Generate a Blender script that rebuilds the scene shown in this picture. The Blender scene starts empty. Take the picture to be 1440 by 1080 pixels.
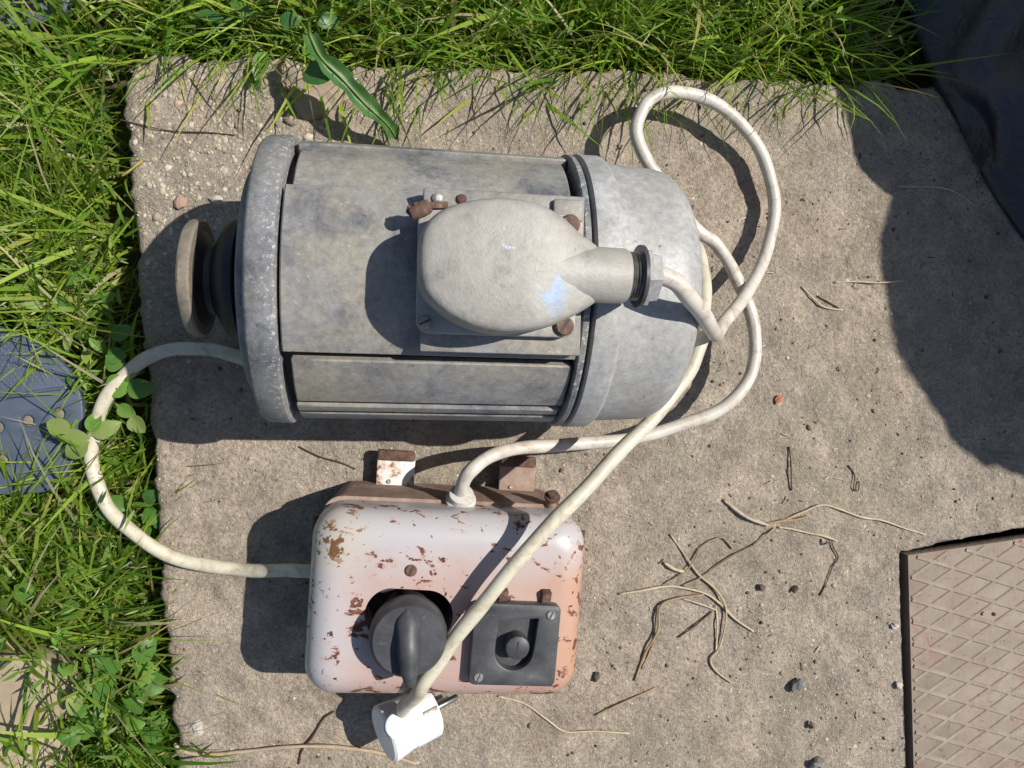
import bpy, bmesh, math, random
import numpy as np
from mathutils import Vector, Matrix, Euler
random.seed(7); rng = np.random.default_rng(7)
sc = bpy.context.scene
col = sc.collection
rad = math.radians

# ------------------------------------------------------------------ camera
F, H = 1050.0, 0.5                     # focal length in photo pixels (1440 wide), camera height in metres
RX, RY = rad(-2.2), rad(-8.0)
cam_d = bpy.data.cameras.new('camera'); cam = bpy.data.objects.new('camera', cam_d); col.objects.link(cam)
cam_d.sensor_width = 36.0; cam_d.lens = 36.0 * F / 1440.0
cam_d.clip_start = 0.01; cam_d.clip_end = 100
CR = Matrix.Rotation(RY, 3, 'Y') @ Matrix.Rotation(RX, 3, 'X')
cam.matrix_world = Matrix.Translation((0, 0, H)) @ CR.to_4x4()
sc.camera = cam
# ------------------------------------------------------------------ world, sun, exposure
SUN_EL, SUN_AZ = rad(53.5), rad(17.5)      # azimuth from +X towards +Y: shadows run towards -X, -Y
w = bpy.data.worlds.new('World'); sc.world = w; w.use_nodes = True
sky = w.node_tree.nodes.new('ShaderNodeTexSky'); sky.sky_type = 'NISHITA'; sky.sun_disc = False
sky.sun_elevation = SUN_EL; sky.sun_rotation = rad(90) - SUN_AZ
bg = w.node_tree.nodes['Background']; bg.inputs[1].default_value = 0.075
w.node_tree.links.new(sky.outputs[0], bg.inputs[0])
sd = bpy.data.lights.new('sun', 'SUN'); sd.energy = 4.6; sd.angle = rad(0.53); sd.color = (1.0, 0.955, 0.88)
sun = bpy.data.objects.new('sun', sd); col.objects.link(sun)
sun.rotation_euler = Vector((math.cos(SUN_EL)*math.cos(SUN_AZ), math.cos(SUN_EL)*math.sin(SUN_AZ), math.sin(SUN_EL))).to_track_quat('Z', 'Y').to_euler()
sun.location = (1, 0.6, 1.5)
sc.view_settings.view_transform = 'Standard'; sc.view_settings.look = 'None'
sc.view_settings.gamma = 1; sc.view_settings.exposure = 0.34

# ------------------------------------------------------------------ helpers
def P(u, v, z=0.0):
    """photo pixel + known height -> world point"""
    d = CR @ Vector(((u-720)/F, -(v-540)/F, -1.0)); t = (z-H)/d.z
    return Vector((0, 0, H)) + d*t
def tag(o, label=None, cat=None, group=None, kind=None):
    if label: o['label'] = label
    if cat: o['category'] = cat
    if group: o['group'] = group
    if kind: o['kind'] = kind
    return o
def empty(name, loc, rz=0, **k):
    o = bpy.data.objects.new(name, None); col.objects.link(o); o.empty_display_size = .02
    o.location = loc; o.rotation_euler = (0, 0, rz); return tag(o, **k)
def link(name, me, mat, parent=None, smooth=True, auto=None, **k):
    o = bpy.data.objects.new(name, me); col.objects.link(o)
    if mat: me.materials.append(mat)
    if parent: o.parent = parent
    if smooth:
        me.polygons.foreach_set('use_smooth', [True]*len(me.polygons))
        if auto:
            me.set_sharp_from_angle(angle=rad(auto))
    return tag(o, **k)
def mesh(name, v, f, mat, parent=None, smooth=True, auto=None, **k):
    me = bpy.data.meshes.new(name); me.from_pydata([tuple(p) for p in v], [], f); me.update()
    return link(name, me, mat, parent, smooth, auto, **k)
def bm_obj(name, bm, mat, parent=None, smooth=True, auto=40, **k):
    bmesh.ops.recalc_face_normals(bm, faces=bm.faces)
    me = bpy.data.meshes.new(name); bm.to_mesh(me); bm.free()
    return link(name, me, mat, parent, smooth, auto, **k)
def xf(bm, loc=(0, 0, 0), rot=(0, 0, 0)):
    bmesh.ops.transform(bm, matrix=Matrix.Translation(loc) @ Euler(rot).to_matrix().to_4x4(), verts=bm.verts); return bm
def box(sx, sy, sz, bev=0.001, seg=2):
    bm = bmesh.new(); bmesh.ops.create_cube(bm, size=1)
    bmesh.ops.scale(bm, vec=(sx, sy, sz), verts=bm.verts)
    if bev: bmesh.ops.bevel(bm, geom=bm.edges[:], offset=bev, segments=seg, profile=.5, affect='EDGES')
    return bm
def lathe(profile, n=64, axis='X', a0=0, a1=2*math.pi, wob=0.0):
    """profile: list of (position along axis, radius)"""
    bm = bmesh.new(); full = abs(a1-a0-2*math.pi) < 1e-6
    rings = []
    for x, r in profile:
        ring = []
        for i in range(n if full else n+1):
            a = a0+(a1-a0)*i/n
            rr = r*(1+wob*(math.sin(a*3+x*90)*.5+math.sin(a*7+x*37)*.5))
            p = (x, rr*math.sin(a), rr*math.cos(a)) if axis == 'X' else (rr*math.cos(a), rr*math.sin(a), x)
            ring.append(bm.verts.new(p))
        rings.append(ring)
    m = len(rings[0])
    for a, b in zip(rings, rings[1:]):
        for i in range(m if full else m-1):
            j = (i+1) % m
            bm.faces.new((a[i], a[j], b[j], b[i]))
    if full:
        for r in (rings[0], rings[-1]):
            bm.faces.new(r)
    return bm
def arc_pts(cx, cy, r, a0, a1, n):
    return [(cx+r*math.cos(a0+(a1-a0)*i/n), cy+r*math.sin(a0+(a1-a0)*i/n)) for i in range(n+1)]
def rrect(w_, h_, r, n=6):
    p = []
    for sx, sy, a in ((1, 1, 0), (-1, 1, 90), (-1, -1, 180), (1, -1, 270)):
        p += arc_pts(sx*(w_/2-r), sy*(h_/2-r), r, rad(a), rad(a+90), n)
    return p
def circ(cx, cy, r, n=24): return [(cx+r*math.cos(2*math.pi*i/n), cy+r*math.sin(2*math.pi*i/n)) for i in range(n)]
def plate(name, outline, z0, z1, mat, parent=None, holes=(), bev=0.0006, **k):
    """flat plate with holes, from a filled 2D curve"""
    cu = bpy.data.curves.new('tmp', 'CURVE'); cu.dimensions = '2D'; cu.fill_mode = 'BOTH'
    for pts in [outline]+list(holes):
        s = cu.splines.new('POLY'); s.points.add(len(pts)-1); s.use_cyclic_u = True
        for q, p in zip(s.points, pts): q.co = (p[0], p[1], 0, 1)
    th = (z1-z0)/2; bev = min(bev, th*.45)
    cu.extrude = th-bev; cu.bevel_depth = bev; cu.bevel_resolution = 1; cu.offset = -bev
    o = bpy.data.objects.new('tmp', cu); col.objects.link(o)
    dg = bpy.context.evaluated_depsgraph_get(); me = bpy.data.meshes.new_from_object(o.evaluated_get(dg))
    bpy.data.objects.remove(o); bpy.data.curves.remove(cu); me.name = name
    me.materials.clear(); me.transform(Matrix.Translation((0, 0, (z0+z1)/2)))
    bm = bmesh.new(); bm.from_mesh(me); bmesh.ops.remove_doubles(bm, verts=bm.verts, dist=1e-6); bmesh.ops.recalc_face_normals(bm, faces=bm.faces); bm.to_mesh(me); bm.free()
    return link(name, me, mat, parent, True, 35, **k)
def spline(pts, n=12):
    """centripetal-ish Catmull-Rom through points"""
    p = [Vector(q) for q in pts]; p = [p[0]*2-p[1]]+p+[p[-1]*2-p[-2]]; out = []
    for i in range(1, len(p)-2):
        a, b, c, d = p[i-1:i+3]
        for k in range(n):
            t = k/n
            out.append(0.5*((2*b)+(c-a)*t+(2*a-5*b+4*c-d)*t*t+(3*b-a-3*c+d)*t**3))
    out.append(p[-2]); return out
def tube(pts, r, n=12, rfun=None):
    """parallel-transported tube"""
    v = []; f = []
    t0 = (pts[1]-pts[0]).normalized(); nrm = t0.orthogonal().normalized()
    for i, p in enumerate(pts):
        t = (pts[min(i+1, len(pts)-1)]-pts[max(i-1, 0)]).normalized()
        nrm = (nrm-t*nrm.dot(t)).normalized(); bi = t.cross(nrm)
        rr = r if rfun is None else r*rfun(i/(len(pts)-1))
        for k in range(n):
            a = 2*math.pi*k/n
            v.append(p+nrm*rr*math.cos(a)+bi*rr*math.sin(a))
    for i in range(len(pts)-1):
        for k in range(n):
            j = (k+1) % n
            f.append((i*n+k, i*n+j, (i+1)*n+j, (i+1)*n+k))
    f.append(tuple(range(n-1, -1, -1))); f.append(tuple(range((len(pts)-1)*n, len(pts)*n)))
    return v, f
_lat = {}
def vnoise(x, y, s, seed):
    """numpy value noise in -1..1, cell size s"""
    if seed not in _lat: _lat[seed] = np.random.default_rng(seed).uniform(-1, 1, (256, 256))
    L = _lat[seed]; x = np.asarray(x)/s+1000; y = np.asarray(y)/s+1000
    i = np.floor(x).astype(int); j = np.floor(y).astype(int); a = x-i; b = y-j
    a = a*a*(3-2*a); b = b*b*(3-2*b); g = lambda p, q: L[p % 256, q % 256]
    return (g(i, j)*(1-a)+g(i+1, j)*a)*(1-b)+(g(i, j+1)*(1-a)+g(i+1, j+1)*a)*b
def np_mesh(name, v, quads, tris, mat, colors=None, parent=None, smooth=True, **k):
    me = bpy.data.meshes.new(name); nv = len(v); nq = len(quads); nt = len(tris)
    me.vertices.add(nv); me.vertices.foreach_set('co', np.asarray(v, dtype=np.float32).ravel())
    lv = np.concatenate([np.asarray(quads, dtype=np.int32).ravel(), np.asarray(tris, dtype=np.int32).ravel()])
    me.loops.add(len(lv)); me.loops.foreach_set('vertex_index', lv)
    ls = np.concatenate([np.arange(nq)*4, nq*4+np.arange(nt)*3]).astype(np.int32)
    me.polygons.add(nq+nt); me.polygons.foreach_set('loop_start', ls)
    if colors is not None:
        a = me.color_attributes.new('Col', 'FLOAT_COLOR', 'POINT')
        a.data.foreach_set('color', np.c_[colors, np.ones(nv)].astype(np.float32).ravel())
    me.update(calc_edges=True); me.validate()
    return link(name, me, mat, parent, smooth, None, **k)

# ------------------------------------------------------------------ materials
class N:
    def __init__(s, name, rough=.6, metal=0.0, spec=.5):
        s.m = bpy.data.materials.new(name); s.m.use_nodes = True; s.nt = s.m.node_tree; s.b = s.nt.nodes['Principled BSDF']
        s.b.inputs['Roughness'].default_value = rough; s.b.inputs['Metallic'].default_value = metal
        s.b.inputs['Specular IOR Level'].default_value = spec
        s.tc = s.nt.nodes.new('ShaderNodeTexCoord').outputs['Object']; s.h = None
    def L(s, a, b): s.nt.links.new(a, b)
    def noise(s, scale, detail=4, rough=.55, dist=0, vec=None):
        n = s.nt.nodes.new('ShaderNodeTexNoise'); n.inputs['Scale'].default_value = scale; n.inputs['Detail'].default_value = detail
        n.inputs['Roughness'].default_value = rough; n.inputs['Distortion'].default_value = dist; s.L(vec or s.tc, n.inputs['Vector']); return n.outputs['Fac']
    def voro(s, scale, feat='F1', out='Distance'):
        n = s.nt.nodes.new('ShaderNodeTexVoronoi'); n.inputs['Scale'].default_value = scale; n.feature = feat; s.L(s.tc, n.inputs['Vector']); return n.outputs[out]
    def scale(s, sx, sy, sz, loc=(0, 0, 0)):
        n = s.nt.nodes.new('ShaderNodeMapping'); n.inputs['Scale'].default_value = (sx, sy, sz); n.inputs['Location'].default_value = loc
        s.L(s.tc, n.inputs['Vector']); return n.outputs[0]
    def ramp(s, fac, *stops):
        n = s.nt.nodes.new('ShaderNodeValToRGB'); s.L(fac, n.inputs[0]); e = n.color_ramp.elements
        while len(e) < len(stops): e.new(.5)
        for q, (p, c) in zip(e, stops): q.position = p; q.color = (c, c, c, 1) if not isinstance(c, tuple) else (*c, 1)
        return n.outputs[0]
    def mix(s, fac, a, b, mode='MIX'):
        n = s.nt.nodes.new('ShaderNodeMix'); n.data_type = 'RGBA'; n.blend_type = mode
        for i, x in ((0, fac), (6, a), (7, b)):
            if isinstance(x, (int, float)): n.inputs[i].default_value = x
            elif isinstance(x, tuple): n.inputs[i].default_value = (*x, 1)
            else: s.L(x, n.inputs[i])
        return n.outputs[2]
    def math(s, op, a, b=0.0):
        n = s.nt.nodes.new('ShaderNodeMath'); n.operation = op
        for i, x in ((0, a), (1, b)):
            if isinstance(x, (int, float)): n.inputs[i].default_value = x
            else: s.L(x, n.inputs[i])
        return n.outputs[0]
    def attr(s, name='Col'):
        n = s.nt.nodes.new('ShaderNodeVertexColor'); n.layer_name = name; return n.outputs[0]
    def dist_to(s, p):
        n = s.nt.nodes.new('ShaderNodeVectorMath'); n.operation = 'DISTANCE'; s.L(s.tc, n.inputs[0]); n.inputs[1].default_value = p; return n.outputs['Value']
    def color(s, c):
        if isinstance(c, tuple): s.b.inputs['Base Color'].default_value = (*c, 1)
        else: s.L(c, s.b.inputs['Base Color'])
        return s
    def rough(s, c): s.L(c, s.b.inputs['Roughness']); return s
    def bump(s, h, strength=.3, dist=.001):
        n = s.nt.nodes.new('ShaderNodeBump'); n.inputs['Strength'].default_value = strength; n.inputs['Distance'].default_value = dist
        s.L(h, n.inputs['Height'])
        if s.h: s.L(s.h, n.inputs['Normal'])
        s.h = n.outputs[0]; s.L(s.h, s.b.inputs['Normal']); return s

def m_concrete():
    s = N('concrete', .9, 0, .2)
    big = s.ramp(s.noise(7, 5, .6), (.3, (.285, .226, .172)), (.45, (.405, .335, .262)), (.57, (.350, .298, .240)), (.72, (.440, .375, .305)))
    mid = s.ramp(s.noise(38, 5, .7), (.35, .78), (.65, 1.14))
    c = s.mix(1.0, big, mid, 'MULTIPLY')
    g = s.ramp(s.noise(420, 3, .7), (.28, .56), (.5, 1.0), (.72, 1.38))
    c = s.mix(.85, c, g, 'MULTIPLY')
    sp = s.ramp(s.voro(230), (.10, 1.0), (.17, 0.0))
    on = s.ramp(s.noise(120, 2), (.55, 0.0), (.6, 1.0))
    c = s.mix(s.math('MULTIPLY', sp, on), c, (.5, .46, .4))
    st = s.ramp(s.noise(14, 6, .7, 1.5), (.56, 0.0), (.72, 1.0))
    c = s.mix(s.math('MULTIPLY', st, .35), c, (.15, .125, .1))
    ms = s.ramp(s.noise(9, 5, .65, .8), (.52, 0.0), (.66, 1.0)); c = s.mix(s.math('MULTIPLY', ms, .30), c, (.215, .215, .14))
    s.color(c); s.bump(s.noise(900, 3, .7), .8, .0016); s.bump(s.noise(300, 4, .75), .8, .0035); return s.m
def m_attr(name, rough=.8, bumpscale=None, spec=.3):
    s = N(name, rough, 0, spec); s.color(s.attr())
    if bumpscale: s.bump(s.noise(bumpscale, 3), .4, .001)
    return s.m
def m_grass():
    s = N('grass', .42, 0, .35); a = s.attr(); s.color(a)
    t = s.nt.nodes.new('ShaderNodeBsdfTranslucent'); mx = s.nt.nodes.new('ShaderNodeMixShader'); mx.inputs[0].default_value = .45
    out = s.nt.nodes['Material Output']
    s.L(s.mix(1.0, a, (1.25, 1.2, .5), 'MULTIPLY'), t.inputs[0])
    s.L(s.b.outputs[0], mx.inputs[1]); s.L(t.outputs[0], mx.inputs[2]); s.L(mx.outputs[0], out.inputs[0]); return s.m
def m_simple(name, c1, c2, scale, rough=.6, metal=0, bump=0, bscale=None, spec=.5):
    s = N(name, rough, metal, spec); s.color(s.ramp(s.noise(scale, 5, .65), (.35, c1), (.65, c2)))
    if bump: s.bump(s.noise(bscale or scale*4, 4, .6), bump, .001)
    return s.m
def m_alu(name, base, dark, tan, spk=.5, rough=.55, sth=.63, worn=None):
    s = N(name, rough, .08, .35)
    c = s.ramp(s.noise(34, 9, .74, .5), (.38, dark), (.50, base), (.62, tuple(x*1.3 for x in base)))
    t = s.ramp(s.noise(15, 7, .68), (.43, 0.0), (.58, 1.0)); c = s.mix(s.math('MULTIPLY', t, .8), c, tan)
    f = s.ramp(s.noise(260, 5, .8), (.35, .80), (.65, 1.18)); c = s.mix(1.0, c, f, 'MULTIPLY')
    k = s.ramp(s.noise(430, 4, .75), (sth, 0.0), (sth+.06, 1.0))
    if worn is not None:
        sep = s.nt.nodes.new('ShaderNodeSeparateXYZ'); s.L(s.tc, sep.inputs[0])
        wx = s.math('MULTIPLY', s.math('SUBTRACT', sep.outputs[0], worn), 1/.008); k = s.math('MULTIPLY', k, s.ramp(wx, (-0.0, .25), (1.0, 1.0)))
    c = s.mix(s.math('MULTIPLY', k, spk), c, (.5, .5, .5))
    q = s.ramp(s.noise(150, 3, .6, .8, s.scale(.7, 1.8, 1.8)), (.68, 0.0), (.72, .35)); c = s.mix(q, c, (.40, .40, .39))
    d = s.ramp(s.noise(170, 4, .7), (.28, 1.0), (.34, 0.0)); c = s.mix(s.math('MULTIPLY', d, .6), c, (.06, .055, .05))
    s.color(c); s.rough(s.ramp(s.noise(60, 4), (.3, .45), (.7, .7))); s.bump(s.noise(500, 4, .7), .18, .0008); s.bump(s.noise(90, 3), .12, .001); return s.m
def m_cover():
    s = N('cast_cover_paint', .55, .1, .4)
    c = s.ramp(s.noise(35, 6, .65), (.3, (.27, .255, .226)), (.55, (.345, .33, .298)), (.75, (.385, .37, .34)))
    r = s.ramp(s.noise(40, 4, .6), (.58, 0.0), (.75, 1.0)); c = s.mix(s.math('MULTIPLY', r, .55), c, (.30, .215, .155)); dk_ = s.ramp(s.noise(70, 6, .75), (.30, .55), (.44, 0.0)); c = s.mix(dk_, c, (.17, .165, .155))
    # chipped light-blue primer patch near the neck and small scratches
    warp = s.math('MULTIPLY', s.math('SUBTRACT', s.noise(150, 4, .7), .5), .030)
    d = s.math('ADD', s.dist_to((.0535, -.0108, .189)), warp)
    p = s.ramp(d, (.0035, 1.0), (.0060, 0.0)); c = s.mix(s.math('MULTIPLY', p, .85), c, (.27, .36, .49))
    d2 = s.math('ADD', s.dist_to((.035, .009, .197)), warp); p2 = s.ramp(s.math('MULTIPLY', s.noise(300, 3), s.ramp(d2, (.005, 1.0), (.012, 0.0))), (.55, 0.0), (.6, 1.0)); c = s.mix(p2, c, (.42, .47, .54))
    k = s.ramp(s.noise(260, 4, .7), (.27, 1.0), (.31, 0.0)); c = s.mix(k, c, (.09, .09, .09))
    k = s.ramp(s.noise(300, 4, .7, .5), (.70, 0.0), (.74, 1.0)); c = s.mix(k, c, (.48, .48, .48))
    g = s.ramp(s.noise(240, 6, .78), (.35, .90), (.65, 1.08)); c = s.mix(1.0, c, g, 'MULTIPLY')
    s.color(c); s.bump(s.noise(600, 4, .75), .28, .001); s.bump(s.noise(110, 4), .18, .0014); return s.m
def m_boxpaint():
    s = N('enamel_pink_white_sheen', .35, 0, .5)
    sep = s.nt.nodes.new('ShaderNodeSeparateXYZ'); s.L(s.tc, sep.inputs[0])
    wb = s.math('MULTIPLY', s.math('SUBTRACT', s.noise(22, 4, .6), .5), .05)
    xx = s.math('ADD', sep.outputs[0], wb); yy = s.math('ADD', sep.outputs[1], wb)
    c = s.ramp(s.noise(16, 4, .6), (.35, (.41, .295, .265)), (.65, (.445, .345, .315)))
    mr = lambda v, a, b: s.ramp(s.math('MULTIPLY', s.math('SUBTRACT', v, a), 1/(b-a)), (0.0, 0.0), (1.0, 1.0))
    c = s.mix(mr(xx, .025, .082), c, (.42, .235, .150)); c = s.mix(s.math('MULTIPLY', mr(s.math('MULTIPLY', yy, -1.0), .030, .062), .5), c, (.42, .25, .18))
    c = s.mix(s.math('MULTIPLY', mr(yy, .012, .040), .85), c, (.43, .425, .445)); c = s.mix(s.math('MULTIPLY', mr(s.math('MULTIPLY', xx, -1.0), .045, .072), .85), c, (.43, .425, .445))  # whiter top and left edges carry the sky's sheen in the paint colour
    rustc = s.ramp(s.noise(300, 4), (.35, (.065, .024, .016)), (.65, (.18, .07, .045)))
    n1 = s.noise(105, 6, .66, .5, s.scale(.75, 1.25, 1)); gate = s.ramp(s.noise(19, 2), (.46, 0.0), (.62, 1.0)); eg = s.math('MAXIMUM', mr(sep.outputs[0], .060, .076), mr(s.math('MULTIPLY', sep.outputs[1], -1.0), .036, .052)); gate = s.math('ADD', gate, s.math('MULTIPLY', eg, .65))
    f = s.math('ADD', n1, s.math('MULTIPLY', gate, .09))
    c = s.mix(s.ramp(f, (.575, 0.0), (.655, .65)), c, (.42, .22, .13))
    chip = s.ramp(f, (.628, 0.0), (.636, 1.0)); c = s.mix(chip, c, rustc)
    n2 = s.ramp(s.noise(230, 3, .6), (.672, 0.0), (.684, 1.0)); c = s.mix(n2, c, rustc)
    d = s.ramp(s.dist_to((-.066, .036, .074)), (.010, 1.0), (.026, 0.0)); sp = s.ramp(s.math('MULTIPLY', s.noise(210, 4, .65), d), (.50, 0.0), (.56, 1.0))
    c = s.mix(s.math('MULTIPLY', d, .45), c, (.44, .38, .25)); c = s.mix(sp, c, (.15, .075, .03))
    s.color(c); s.rough(s.ramp(chip, (0.0, .33), (1.0, .85))); s.bump(s.math('SUBTRACT', 1.0, chip), .35, .0006); s.bump(s.noise(70, 3), .05, .001); return s.m
def m_rusttray():
    s = N('rusty_primer', .8, 0, .3)
    c = s.ramp(s.noise(45, 6, .7), (.3, (.17, .095, .065)), (.5, (.27, .185, .145)), (.7, (.36, .285, .245)))
    s.color(c); s.bump(s.noise(300, 4), .4, .001); return s.m
def m_rust(name='rust', k=1.0):
    s = N(name, .85, .1, .3)
    s.color(s.ramp(s.noise(220, 5, .7), (.3, (.055*k, .030*k, .022*k)), (.55, (.12*k, .072*k, .052*k)), (.75, (.22*k, .14*k, .105*k)))); s.bump(s.noise(500, 4), .5, .001); return s.m
def m_strap():
    s = N('strap_paint', .5, 0, .4); n = s.noise(90, 5, .65)
    c = s.ramp(n, (.45, (.66, .64, .62)), (.52, (.55, .42, .34)), (.58, (.2, .09, .05))); s.color(c); s.bump(n, .2, .001); return s.m
def m_cable(name, c1, c2, dirt, amt):
    s = N(name, .42, 0, .45); c = s.ramp(s.noise(40, 5, .6), (.35, c1), (.65, c2))
    d = s.ramp(s.noise(75, 6, .75, 1.0), (.48, 0.0), (.68, 1.0)); c = s.mix(s.math('MULTIPLY', d, amt), c, dirt)
    k = s.ramp(s.noise(240, 4, .7), (.68, 0.0), (.73, 1.0)); c = s.mix(s.math('MULTIPLY', k, .6), c, (.12, .08, .06))
    s.color(c); s.bump(s.noise(350, 3), .12, .0006); return s.m
def m_black(name, c=.03, rough=.45):
    s = N(name, rough, 0, .5); g = s.ramp(s.noise(80, 5, .65), (.35, (c*.8, c*.82, c*.9)), (.65, (c*1.5, c*1.52, c*1.65)))
    d = s.ramp(s.noise(260, 4, .7), (.62, 0.0), (.75, .5)); s.color(s.mix(d, g, (.17, .165, .16))); s.bump(s.noise(400, 3), .15, .0006); return s.m
def m_iron():
    s = N('worn_iron', .75, 0, .3)
    c = s.ramp(s.noise(22, 6, .65), (.3, (.20, .158, .125)), (.55, (.275, .225, .18)), (.75, (.32, .275, .22)))
    r = s.ramp(s.noise(30, 5, .7, .8), (.56, 0.0), (.66, 1.0)); c = s.mix(s.math('MULTIPLY', r, .7), c, (.28, .12, .085))
    k = s.ramp(s.noise(220, 4, .7), (.62, 0.0), (.67, 1.0)); c = s.mix(s.math('MULTIPLY', k, .7), c, (.12, .08, .055))
    s.color(c); s.bump(s.noise(300, 4), .35, .001); return s.m
def m_bag():
    s = N('dark_sack_plastic', .38, 0, .5); s.color(s.ramp(s.noise(9, 3), (.45, (.028, .028, .030)), (.58, (.026, .030, .050)))); s.bump(s.noise(60, 4, .6, 1.0), .4, .004); return s.m

CONC = m_concrete(); SOIL = m_simple('soil', (.05, .035, .022), (.12, .085, .055), 60, .95, bump=.6)
GRASS = m_grass(); PEB = m_attr('pebble', .8, 600); STRAW = m_attr('straw', .7, 900)
ALU = m_alu('weathered_aluminium', (.205, .203, .202), (.105, .108, .124), (.275, .25, .202), .45)
ALU_RIM = m_alu('weathered_aluminium_rim', (.188, .189, .196), (.11, .113, .126), (.225, .216, .194), .85, .55, .56, -.0735)
BELL = m_alu('grey_paint', (.315, .315, .312), (.28, .28, .28), (.345, .335, .315), .2, .5)
COVER = m_cover(); DARK = m_simple('dark_core', (.018, .018, .02), (.035, .035, .038), 60, .7)
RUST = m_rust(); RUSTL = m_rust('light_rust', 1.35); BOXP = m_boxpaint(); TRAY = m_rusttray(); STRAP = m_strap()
CABLE = m_cable('cable_cream', (.50, .465, .35), (.57, .535, .425), (.32, .23, .15), .7)
LEAD = m_cable('cable_grubby', (.50, .46, .40), (.58, .55, .49), (.30, .20, .14), .75)
BLACK = m_black('black_plastic', .042, .5); BLK2 = m_black('dark_rubber', .012, .55); GREYP = m_black('grey_plastic', .05, .4)
WHITE = m_simple('white_plastic', (.70, .70, .70), (.78, .78, .79), 90, .35, bump=.06)
STEEL = m_simple('steel', (.35, .34, .32), (.55, .54, .52), 200, .3, 1.0)
SCREW = m_simple('dull_screw', (.20, .19, .18), (.36, .35, .33), 300, .45, .6, .3)
PULR = m_alu('worn_rim', (.20, .175, .14), (.10, .09, .075), (.24, .20, .15), .4, .7)
IRON = m_iron(); BAG = m_bag()
MATB = m_simple('blue_grey_plastic', (.055, .072, .105), (.075, .095, .135), 30, .45, bump=.1)
STONE = m_simple('sandy_stone', (.27, .215, .15), (.36, .295, .215), 25, .9, bump=.4, bscale=250)
GW = m_cable('dirty_white_plastic', (.50, .49, .46), (.58, .57, .54), (.28, .20, .14), .7)
INK = m_simple('ink', (.02, .02, .02), (.03, .03, .03), 50, .6)

# ------------------------------------------------------------------ ground and slab
ZS = -0.045                                         # soil level beside the slab
gx, gy = np.meshgrid(np.r_[-6, -3, -1.5, np.linspace(-.8, 1.2, 100), 3, 6], np.r_[-6, -3, -1.5, np.linspace(-.9, .9, 90), 3, 6])
n1, n2 = gx.shape
gz = ZS+.006*vnoise(gx, gy, .05, 3)+.003*vnoise(gx, gy, .02, 4)
inh = (gx > .3) & (gy < -.1); gz = np.where(inh, gz-.03, gz)
ii = np.arange(n1*n2).reshape(n1, n2); q = np.stack([ii[:-1, :-1], ii[:-1, 1:], ii[1:, 1:], ii[1:, :-1]], -1).reshape(-1, 4)
np_mesh('ground', np.stack([gx, gy, gz], -1).reshape(-1, 3), q, np.zeros((0, 3), int), SOIL, kind='structure')

A = P(168, 76); B = P(247, 1075); Ttop = P(1180, 113)
def left_edge(y): return A.x+(B.x-A.x)*(y-A.y)/(B.y-A.y)
def top_edge(x): return A.y+(Ttop.y-A.y)*(x-A.x)/(Ttop.x-A.x)
hole = [P(1264, 776), P(1312, 768), P(1320, 762), P(1440, 742), P(1700, 700), P(1700, 1300), P(1283, 1300)]
def in_poly(x, y, poly):
    r = np.zeros(x.shape, bool); j = len(poly)-1
    for i in range(len(poly)):
        xi, yi, xj, yj = poly[i].x, poly[i].y, poly[j].x, poly[j].y
        r ^= ((yi > y) != (yj > y)) & (x < (xj-xi)*(y-yi)/(yj-yi+1e-12)+xi); j = i
    return r
def slab_z(x, y):
    return .0010*vnoise(x, y, .05, 11)+.0009*vnoise(x, y, .017, 12)+.0007*vnoise(x, y, .006, 13)+.0005*vnoise(x, y, .0035, 14)-.0012
S = .0024
us = np.arange(0, 1.15, S); vs = np.arange(0, .85, S)
U, V = np.meshgrid(us, vs)
Yw = A.y-V; Xw = left_edge(Yw)+U; Yw = Yw+(top_edge(Xw)-A.y)*np.clip(1-V/.3, 0, 1)
edge = np.minimum(U, V)
jag = np.clip(1-edge/.012, 0, 1)
Xw = Xw+np.where(U < .012, (.0016*vnoise(Yw, U*0, .027, 21)+.0014*vnoise(Yw, U*0, .009, 26)+.0016*vnoise(Yw, U*0, .0035, 22))*(1-U/.012), 0)
Yw = Yw+np.where(V < .012, (.0025*vnoise(Xw, V*0, .04, 23)+.002*vnoise(Xw, V*0, .011, 27)+.002*vnoise(Xw, V*0, .004, 24))*(1-V/.012), 0)
# chipped corner
cd = U+V*1.0; Xw = Xw+np.clip(.02-cd, 0, .02)*.35; Yw = Yw-np.clip(.02-cd, 0, .02)*.35
Zw = slab_z(Xw, Yw)-np.clip(1-edge/.006, 0, 1)**2*(.003+.0015*vnoise(Xw, Yw, .006, 25))
n1, n2 = U.shape; ii = np.arange(n1*n2).reshape(n1, n2)
q = np.stack([ii[:-1, :-1], ii[1:, :-1], ii[1:, 1:], ii[:-1, 1:]], -1).reshape(-1, 4)
cx = (Xw[:-1, :-1]+Xw[1:, 1:])/2; cy = (Yw[:-1, :-1]+Yw[1:, 1:])/2
jit = .0018
ishole = in_poly(cx+jit*vnoise(cx, cy, .006, 31), cy+jit*vnoise(cx, cy, .006, 32), hole)
keep = ~ishole.ravel(); q = q[keep]
vv = np.stack([Xw, Yw, Zw], -1).reshape(-1, 3)
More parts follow.
